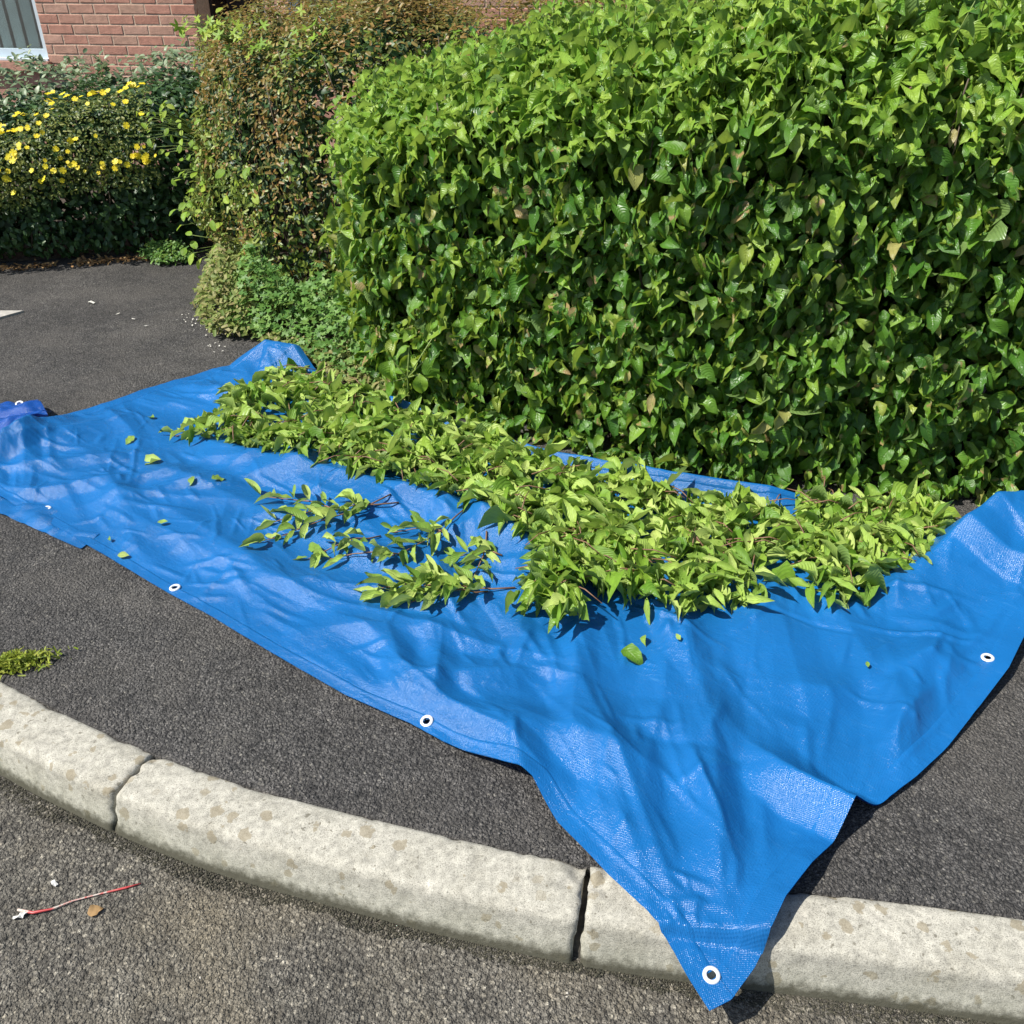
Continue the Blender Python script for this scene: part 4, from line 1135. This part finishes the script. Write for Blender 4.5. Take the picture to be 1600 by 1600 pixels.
sprig((-0.41, 2.60), (-0.80, 2.345), 16, .074, 'long sprig with many curled leaves reaching out from the heap over bare blue sheet')
sprig((-0.38, 2.57), (-0.79, 2.45), 14, .072, 'bushy sprig of folded pale leaves lying across the longest sprig')
sprig((-0.56, 2.53), (-0.86, 2.63), 9, .066, 'sprig lying beside the longest sprig with its tip towards the far tarmac')
sprig((-0.42, 2.39), (-0.63, 2.27), 9, .072, 'thin sprig with few leaves and a bare red stem on the blue sheet')
sprig((-0.34, 2.27), (-0.56, 2.26), 7, .072, 'short two ended sprig lying alone between the longest and the densest sprig')
sprig((-0.16, 2.49), (-0.38, 2.25), 14, .070, 'sprig in front of the fold lying with its cut end to the heap')
sprig((-0.20, 2.38), (-0.38, 2.41), 9, .066, 'small sprig of narrow leaves tucked against the fold')
sprig((-0.08, 2.36), (-0.12, 2.16), 9, .068, 'small forked sprig with upright leaves close to the heap front')
sprig((-0.03, 2.25), (-0.19, 2.27), 8, .068, 'stubby sprig with broad leaves touching the heap front')
sprig((0.01, 2.10), (-0.38, 2.06), 18, .078, 'dense leafy sprig nearest to the kerb')
sprig((-0.14, 2.17), (-0.38, 2.10), 16, .076, 'thick bunch of pointed leaves piled on the sprig nearest to the kerb')
sprig((-0.07, 2.10), (-0.29, 2.045), 14, .076, 'bunch of leaves poking out beneath the sprig nearest to the kerb')
sprig((-1.10, 3.10), (-1.30, 3.09), 9, .078, 'pale sprig at the end of the heap by the far tarpaulin corner')
# single loose leaves
def loose(x, y, size, mk, label='single cut leaf lying loose on bare blue tarpaulin', group='loose leaves on the tarpaulin'):
    p, n, _ = tarp_at(x, y)
    o = bpy.data.objects.new('loose_leaf', tmesh('cut' if mk != 'tip' else 'dog', random.randrange(14), mk)); col.objects.link(o)
    nn = Vector(n) + Vector((random.gauss(0, .3), random.gauss(0, .3), 0)); nn.normalize()
    o.matrix_world = Matrix.Translation(Vector(p) + Vector((0, 0, .010))) @ nn.to_track_quat('Z', 'Y').to_matrix().to_4x4() @ Matrix.Rotation(random.random() * 6.28, 4, 'Z') @ Matrix.Diagonal((size, size * .55, size * .8, 1))
    tag(o, label, 'leaf', group)
for x, y, s in [(-1.435, 3.25, .05), (-1.45, 3.07, .055), (-1.28, 2.87, .09), (-1.10, 2.70, .05), (-1.04, 2.69, .07), (-1.14, 2.43, .035), (-1.27, 2.36, .025), (-1.22, 2.28, .04), (-0.81, 2.29, .03), (0.45, 1.84, .025), (0.92, 1.75, .02), (0.36, 1.90, .05)]:
    lab = {(-1.28, 2.87): 'forked pale leaf with pointed ends alone amid bare sheet', (-1.04, 2.69): 'narrow folded leaf with a shorter leaf close beside it', (-1.10, 2.70): 'short curled leaf with a narrow folded leaf close beside it',
           (0.92, 1.75): 'tiny leaf fragment between the heap and the eyelet of the raised corner', (0.45, 1.84): 'tiny leaf crumb beside the lone broad dark leaf', (0.36, 1.90): 'cut leaf that dropped off the heap above the lone broad dark leaf',
           (-1.22, 2.28): 'small pale leaf close to the front hem of the tarpaulin', (-1.27, 2.36): 'small green leaf scrap next to the pale leaf at the front hem', (-0.81, 2.29): 'little leaf off the tip of the longest sprig'}.get((x, y))
    if lab: loose(x, y, s, 'cut', lab, None)
    else: loose(x, y, s, 'cut')
loose(0.30, 1.84, .085, 'tip', 'broad dark green leaf lying alone on the tarpaulin in front of the heap', None)

# ------------------------------------------------------------------ house
house = empty('brick_house', (-3.9, 8.46, 0)); house.rotation_euler = (0, 0, R(-10)); tag(house, 'red brick house wall with pale framed windows behind the hedges', 'house')
HY = 8.46
openings = [(-5.9, -3.92, 0.83, 2.05), (-2.52, -1.92, -0.2, 2.15), (-1.75, -0.55, 1.10, 2.05)]
xs_cut = sorted(set([-7.0, 4.0] + [o[0] for o in openings] + [o[1] for o in openings]))
zs_cut = sorted(set([-0.15, 2.7] + [o[2] for o in openings] + [o[3] for o in openings]))
zs_cut = [z for z in zs_cut if z >= -0.15]
parts = []
for xa, xb in zip(xs_cut[:-1], xs_cut[1:]):
    run = None
    for za, zb in list(zip(zs_cut[:-1], zs_cut[1:])) + [(9, 9)]:
        xm, zm = (xa + xb) / 2, (za + zb) / 2
        solid = za < 9 and not any(o[0] < xm < o[1] and o[2] < zm < o[3] for o in openings)
        if solid: run = (run[0], zb) if run else (za, zb)
        elif run:
            parts.append(box_vf(xa, xb, HY + 0.0005, HY + 0.26, *run)); run = None
V, F = join_vf(parts)
wall = link('wall', mesh_np('wall', V, F, M['mortar'], False), house)
BL, BH, J = 0.215, 0.065, 0.010
def brick_mesh(l, seed):
    r = random.Random(seed); b = 0.004
    x = l / 2; z = BH / 2
    V = [(-x + b, 0, -z + b), (x - b, 0, -z + b), (x - b, 0, z - b), (-x + b, 0, z - b), (-x, b, -z), (x, b, -z), (x, b, z), (-x, b, z), (-x, .05, -z), (x, .05, -z), (x, .05, z), (-x, .05, z)]
    V = [(a + r.uniform(-.0015, .0015), c + r.uniform(-.001, .001), d + r.uniform(-.0015, .0015)) for a, c, d in V]
    F = [(0, 1, 2, 3), (4, 5, 1, 0), (5, 6, 2, 1), (6, 7, 3, 2), (7, 4, 0, 3), (8, 9, 5, 4), (9, 10, 6, 5), (10, 11, 7, 6), (11, 8, 4, 7)]
    return V, F
bmeshes = {}
rest = []
wl = Vector(house.location)
nb = 0
for c in range(37):
    z = -0.10 + c * (BH + J) + BH / 2
    x = -7.0 + (0 if c % 2 else -(BL + J) / 2)
    while x < 4.0:
        x0, x1 = x, x + BL
        x += BL + J
        segs = [(max(x0, -7.0), min(x1, 4.0))]
        for o in openings:
            if o[2] < z + BH / 2 and z - BH / 2 < o[3]:
                nsg = []
                for s0, s1 in segs:
                    if s1 <= o[0] or s0 >= o[1]: nsg.append((s0, s1))
                    else:
                        if s0 < o[0]: nsg.append((s0, o[0]))
                        if s1 > o[1]: nsg.append((o[1], s1))
                segs = nsg
        for s0, s1 in segs:
            l = round(s1 - s0, 3)
            if l < 0.03: continue
            xm = (s0 + s1) / 2
            yj = HY - 0.0035 + random.uniform(-.001, .001)
            if -4.3 < xm < -2.4 and 0.35 < z < 1.75 and nb < 290:
                key = (l, random.randrange(3))
                if key not in bmeshes:
                    V, F = brick_mesh(l, hash(key) & 255); bmeshes[key] = mesh_np('brick', V, F, M['brick'], False, None, np.zeros(len(V)))
                o = bpy.data.objects.new('brick', bmeshes[key]); col.objects.link(o); o.parent = wall
                o.location = (xm, yj, z); nb += 1
            else:
                V, F = brick_mesh(l, c); rest.append(([(a + xm, b + yj, d + z) for a, b, d in V], F))
V, F = join_vf(rest)
rv = np.repeat(rng.random(len(rest)), 12)
ob = link('bricks', mesh_np('bricks', V, F, M['brick'], False, None, rv)); ob.parent = wall; ob['kind'] = 'stuff'
def part(name, mat, boxes, parent, smooth=False):
    V, F = join_vf([box_vf(*b) for b in boxes]); return link(name, mesh_np(name, V, F, M[mat], smooth), parent)
def window(x0, x1, z0, z1, slats):
    y = HY + 0.06
    w = part('window', 'upvc', [(x0, x1, y, y + .07, z0, z0 + .07), (x0, x1, y, y + .07, z1 - .07, z1), (x0, x0 + .07, y, y + .07, z0 + .07, z1 - .07), (x1 - .07, x1, y, y + .07, z0 + .07, z1 - .07), ((x0 + x1) / 2 - .035, (x0 + x1) / 2 + .035, y, y + .07, z0 + .07, z1 - .07)], house)
    g = part('pane', 'glass', [(x0 + .07, (x0 + x1) / 2 - .035, y + .03, y + .042, z0 + .07, z1 - .07), ((x0 + x1) / 2 + .035, x1 - .07, y + .03, y + .042, z0 + .07, z1 - .07)], house)
    g.parent = w; g.location = (0, 0, 0)
    s = part('window_sill', 'upvc', [(x0 - .0, x1 + 0.0, HY - .02, y, z0 - .012, z0 + .004)], house); s.parent = w; s.location = (0, 0, 0)
    k = x0 + .10
    while slats and k < x1 - .12:
        t = random.uniform(-.012, .02)
        V = [(k, y + .085, z0 + .05), (k + .075, y + .105 + t, z0 + .05), (k + .075, y + .105 + t, z1), (k, y + .085, z1), (k + .001, y + .088, z0 + .05), (k + .076, y + .108 + t, z0 + .05), (k + .076, y + .108 + t, z1), (k + .001, y + .088, z1)]
        F = [(0, 1, 2, 3), (7, 6, 5, 4), (0, 4, 5, 1), (3, 2, 6, 7), (0, 3, 7, 4), (1, 5, 6, 2)]
        o = link('blind_slat', mesh_np('blind_slat', V, F, M['blind'], False), house); o.parent = w; o.location = (0, 0, 0)
        k += .125
    r = part('room', 'interior', [(x0 - .3, x1 + .3, HY + 1.6, HY + 1.65, 0, 2.6), (x0 - .3, x0 - .25, HY + .27, HY + 1.6, 0, 2.6), (x1 + .25, x1 + .3, HY + .27, HY + 1.6, 0, 2.6), (x0 - .3, x1 + .3, HY + .27, HY + 1.6, 0.0, 0.05)], house)
window(-5.9, -3.92, 0.83, 2.05, True)
window(-1.75, -0.55, 1.10, 2.05, False)
# brick sill under the window: sloping headers over a flat brick-coloured panel
part('brick_sill', 'brick', [(-5.9, -3.90, HY - .06, HY + .05, 0.745, 0.815)], house)
part('plinth_panel', 'brick', [(-5.9, -3.99, HY - .006, HY + .02, -.1, .742)], house)
dr = part('door', 'darkwood', [(-2.52, -1.92, HY + .55, HY + .60, -.1, 2.15)], house)
part('porch_side', 'darkwood', [(-2.52, -2.50, HY + .27, HY + .55, -.1, 2.15), (-1.94, -1.92, HY + .27, HY + .55, -.1, 2.15), (-2.52, -1.92, HY + .27, HY + .55, 2.15, 2.2)], house)
link('roof', mesh_np('roof', [(-7.4, HY - .12, 2.68), (4.4, HY - .12, 2.68), (4.4, HY + 4, 4.6), (-7.4, HY + 4, 4.6), (-7.4, HY + 8, 2.62), (4.4, HY + 8, 2.62)], [(0, 1, 2, 3), (3, 2, 5, 4), (0, 3, 4), (1, 5, 2), (0, 4, 5, 1)], M['rooftile'], False), house)
part('side_wall', 'brick', [(-7.0, -6.75, HY + .26, HY + 7.6, -.15, 2.6), (3.75, 4.0, HY + .26, HY + 7.6, -.15, 2.6), (-6.75, 3.75, HY + 7.4, HY + 7.6, -.15, 2.6)], house)

# garden soil under the hedges
def slab(name, poly, z0, z1, mat):
    n = len(poly)
    V = [(x, y, z0) for x, y in poly] + [(x, y, z1) for x, y in poly]
    F = [tuple(range(n, 2 * n))] + [(i, (i + 1) % n, n + (i + 1) % n, n + i) for i in range(n)]
    return link(name, mesh_np(name, V, F, M[mat], False))
tag(slab('garden_bed', [(-0.62, 3.72), (-0.15, 3.40), (0.5, 3.05), (1.2, 2.88), (3.2, 2.62), (6.8, 2.4), (6.8, 8.2), (-1.45, 8.2), (-1.5, 5.4), (-1.25, 4.7)], -0.05, 0.012, 'soil'), kind='structure')
tag(slab('garden_bed', [(-5.6, 5.1), (-3.0, 5.46), (-1.7, 5.78), (-1.52, 8.2), (-5.6, 8.2)], -0.05, 0.012, 'soil'), kind='structure')

# ------------------------------------------------------------------ small things on the ground
def chips(name, n, fxy, size, mat, seed=0):
    """small angular stones lying on the surface, one mass"""
    r = np.random.default_rng(seed)
    base = np.array([(1, 0, 0), (-1, 0, 0), (0, 1, 0), (0, -1, 0), (0, 0, 1), (0, 0, -.6)], float)
    T = np.array([(0, 2, 4), (2, 1, 4), (1, 3, 4), (3, 0, 4), (2, 0, 5), (1, 2, 5), (3, 1, 5), (0, 3, 5)])
    P = fxy(r, n); n = len(P)
    s = r.uniform(*size, n) * (0.6 + 0.8 * r.random(n) ** 3)
    b = base[None] * (1 + r.uniform(-.35, .35, (n, 6, 3))) + r.uniform(-.25, .25, (n, 6, 3))
    a = r.random(n) * 6.28; c, sn = np.cos(a), np.sin(a)
    b = b * s[:, None, None] * np.array([1, .75, .42])
    X = b[..., 0] * c[:, None] - b[..., 1] * sn[:, None]; Y = b[..., 0] * sn[:, None] + b[..., 1] * c[:, None]
    V = np.stack([X + P[:, 0:1], Y + P[:, 1:2], b[..., 2] + P[:, 2:3] + 0.02 * s[:, None]], -1).reshape(-1, 3)
    F = (T[None] + (np.arange(n) * 6)[:, None, None]).reshape(-1, 3)
    me = mesh_np(name, V, F, mat, False, None, np.repeat(r.random(n), 6))
    o = link(name, me); o['kind'] = 'stuff'; return o
def grit_mat(name, stops):
    m, nt, b = new_mat(name); q = NT(nt)
    at = q.n('ShaderNodeAttribute', attribute_name='rnd').outputs['Fac']
    q.l(q.ramp(at, stops), b.inputs['Base Color']); b.inputs['Roughness'].default_value = 0.85
    return m
M['grit'] = grit_mat('road_grit', [(0.0, (0.07, 0.064, 0.05)), (0.6, (0.16, 0.146, 0.118)), (0.95, (0.25, 0.23, 0.18)), (1.0, (0.42, 0.39, 0.33))])
M['grit_dark'] = grit_mat('tarmac_grit', [(0.0, (0.035, 0.034, 0.033)), (0.7, (0.075, 0.071, 0.066)), (0.985, (0.13, 0.122, 0.11)), (1.0, (0.4, 0.38, 0.34))])
def road_xy(r, n):
    x = r.uniform(-1.6, 1.5, n); t = r.random(n) ** 1.2
    y = kerb_back_y(x) - 0.17 - t * 0.75
    return np.c_[x, y, np.full(n, ROAD_Z)]
def pave_xy(r, n):
    x = r.uniform(-3.2, 2.2, n); y = kerb_back_y(x) + 0.01 + r.random(n) ** 1.6 * 2.4
    return np.c_[x, y, np.full(n, -0.001)]
tag(chips('loose_grit', 9000, road_xy, (.0010, .0038), M['grit'], 1), 'scattered grey road grit along the gutter', 'grit')
tag(chips('loose_grit', 12000, pave_xy, (.0010, .0034), M['grit_dark'], 2), 'dark chippings lying on the pavement tarmac', 'grit')
def gutter_xy(r, n):
    x = r.uniform(-1.6, 1.5, n); y = kerb_back_y(x) - (0.156 + r.random(n) ** 1.4 * (0.030 + 0.016 * vnoise(x * 7, x * 0) + 0.008 * vnoise(x * 31, x * 0))) * np.sqrt(1 + kerb_slope(x) ** 2)
    return np.c_[x, y, np.full(n, ROAD_Z + .001)]
M['gutter'] = grit_mat('gutter_dirt_grain', [(0.0, (0.02, 0.02, 0.012)), (0.8, (0.055, 0.05, 0.032)), (1.0, (0.11, 0.10, 0.07))])
tag(chips('gutter_dirt', 16000, gutter_xy, (.0012, .0038), M['gutter'], 3), 'dark gritty dirt gathered where the kerb meets the road', 'dirt')

# dry leaf litter under the far hedge
def litter(n, fxy, parent_name, label):
    P = fxy(n); k = len(P)
    NN = np.array([0, 0, 1.]) + rng.normal(0, .4, (k, 3)); DD = rng.normal(0, 1, (k, 3)); L = rng.uniform(.015, .035, k)
    o = leaf_mesh(parent_name, 'small', 'dry', P, DD, NN, L, L * .5, None); tag(o, label, 'leaf litter'); return o
def far_lit(n):
    x = np.r_[rng.uniform(-3.4, -2.75, n // 2), rng.uniform(-2.65, -2.2, n - n // 2)]
    y = np.interp(x, [p[0] for p in EPATH], [p[1] for p in EPATH]) - 0.02 + rng.normal(0, .035, n)
    return np.c_[x, y, np.full(n, .010)]
litter(420, far_lit, 'leaf_litter', 'dry golden leaf litter along the foot of the evergreen hedge')
def near_lit(n):
    x = rng.uniform(-1.75, -1.42, n); y = np.interp(x, [-1.75, -1.42], [4.75, 4.1]) + rng.normal(0, .1, n)
    return np.c_[x, y, np.full(n, .010)]
M['white'] = simple_mat('white_scrap', (0.62, 0.61, 0.57), 0.7, 0, 0.25, 90)
# blossom petals on the tarmac
k = 45; x = rng.uniform(-1.72, -1.35, k); y = np.interp(x, [-1.72, -1.35], [4.55, 4.0]) + rng.normal(0, .07, k)
M['petalwhite'] = leaf_mat('fallen_petal', [(0, (.55, .53, .46)), (1, (.75, .73, .66))], (.7, .68, .6), .6, .2, (.7, .7, .6))
o = leaf_mesh('fallen_petals', 'small', 'petalwhite', np.c_[x, y, np.full(k, .006)], rng.normal(0, 1, (k, 3)), np.array([0, 0, 1.]) + rng.normal(0, .2, (k, 3)), rng.uniform(.006, .013, k), rng.uniform(.004, .008, k), None)
tag(o, 'pale fallen petals on the tarmac beside the straw tinged weed', 'petals')

# moss tuft by the kerb
e = empty('moss_tuft', (-1.31, 1.79, 0)); tag(e, 'yellow green tuft of moss lying on tarmac beside the kerb', 'moss')
n = 900; q = rng.normal(0, 1, (n, 2)) * np.array([.042, .019]); hz = .030 * np.exp(-((q[:, 0] / .06) ** 2 + (q[:, 1] / .03) ** 2)) * rng.random(n) + .005
P = np.c_[q[:, 0] * .97 + q[:, 1] * .25 - 1.315, q[:, 0] * .2 + q[:, 1] + 1.795, hz]
leaf_mesh('fronds', 'small', 'moss', P, rng.normal(0, 1, (n, 3)) + np.array([0, 0, .6]), rng.normal(0, .7, (n, 3)) + np.array([0, 0, .6]), rng.uniform(.010, .022, n), rng.uniform(.003, .006, n), e)
V, F = join_vf([tube_vf([(-1.31, 1.79, .01), (-1.26, 1.805, .016), (-1.215, 1.825, .01)], [.0018, .0014, .0008], 5)]); link('stem', mesh_np('stem', V, F, M['greenstem']), e)

# red and white plastic strip on the road
M['redwhite'] = None
m, nt, b = new_mat('red_white_plastic'); q_ = NT(nt)
nz = q_.noise(q_.pos(), 38, 3, .6)
q_.l(q_.ramp(nz, [(0.44, (0.42, 0.05, 0.05)), (0.52, (0.46, 0.14, 0.12)), (0.6, (0.5, 0.44, 0.38))]), b.inputs['Base Color']); b.inputs['Roughness'].default_value = .4
M['redwhite'] = m
pts = [(-1.035, 1.150), (-1.00, 1.142), (-0.965, 1.150), (-0.93, 1.170), (-0.88, 1.188), (-0.83, 1.203), (-0.80, 1.213)]
e = empty('plastic_strip', (-0.92, 1.17, ROAD_Z)); tag(e, 'thin red and white plastic strip with torn white end lying on the road', 'litter')
V, F = tube_vf([(x, y, ROAD_Z + .004 + .002 * math.sin(i)) for i, (x, y) in enumerate(pts)], [.003, .0032, .0022, .0016, .0018, .0026, .001], 6); link('strip', mesh_np('strip', V, F, M['redwhite']), e)
def scrap(name, c, r, parent, mat, seed, z, n=11):
    rr = random.Random(seed); V = [(c[0], c[1], z + .006)]
    for k in range(n):
        t = 6.283 * k / n; q = r * rr.uniform(.5, .95); V.append((c[0] + q * math.cos(t), c[1] + q * .5 * math.sin(t) + q * .35 * math.cos(t) * (1 if seed % 2 else -1), z + rr.uniform(.001, .008)))
    F = [(0, 1 + k, 1 + (k + 1) % n) for k in range(n)]
    o_ = link(name, mesh_np(name, V, F, M[mat], False), parent)
    md = o_.modifiers.new('thickness', 'SOLIDIFY'); md.thickness = .0012
    return o_
scrap('torn_end', (-1.022, 1.135), .017, e, 'white', 1, ROAD_Z + .003)
tag(scrap('paper_scrap', (-0.985, 1.212), .014, None, 'white', 4, ROAD_Z + .002), 'small torn white paper scrap on the road near the plastic strip', 'litter')
o = bpy.data.objects.new('dead_leaf', tmesh('dog', 3, 'dry')); col.objects.link(o)
o.matrix_world = Matrix.Translation((-0.885, 1.14, ROAD_Z + .007)) @ Matrix.Rotation(.3, 4, 'Z') @ Matrix.Rotation(.3, 4, 'X') @ Matrix.Diagonal((.032, .026, .026, 1)); tag(o, 'small orange brown dead leaf on the road beside the plastic strip', 'leaf')
# pale concrete cover at the far left
M['cover'] = simple_mat('pale_concrete', (0.34, 0.325, 0.29), .85, 0, .15, 30, .003)
tag(slab('inspection_cover', [(-3.1, 4.25), (-2.68, 4.38), (-2.56, 4.54), (-2.72, 4.54), (-3.2, 4.46)], -0.01, 0.008, 'cover'), 'pale concrete cover set in the tarmac opposite the weeds', 'cover')
for i, (x, y) in enumerate([(-2.26, 4.68), (-1.84, 4.32), (-1.94, 4.42), (-2.05, 4.5)]):
    tag(scrap('petal_scrap', (x, y), .014 if i else .03, None, 'petalwhite', 10 + i, .002, 7), 'tiny pale petal lying alone on the far tarmac', 'petal', 'lone petals on the far tarmac')
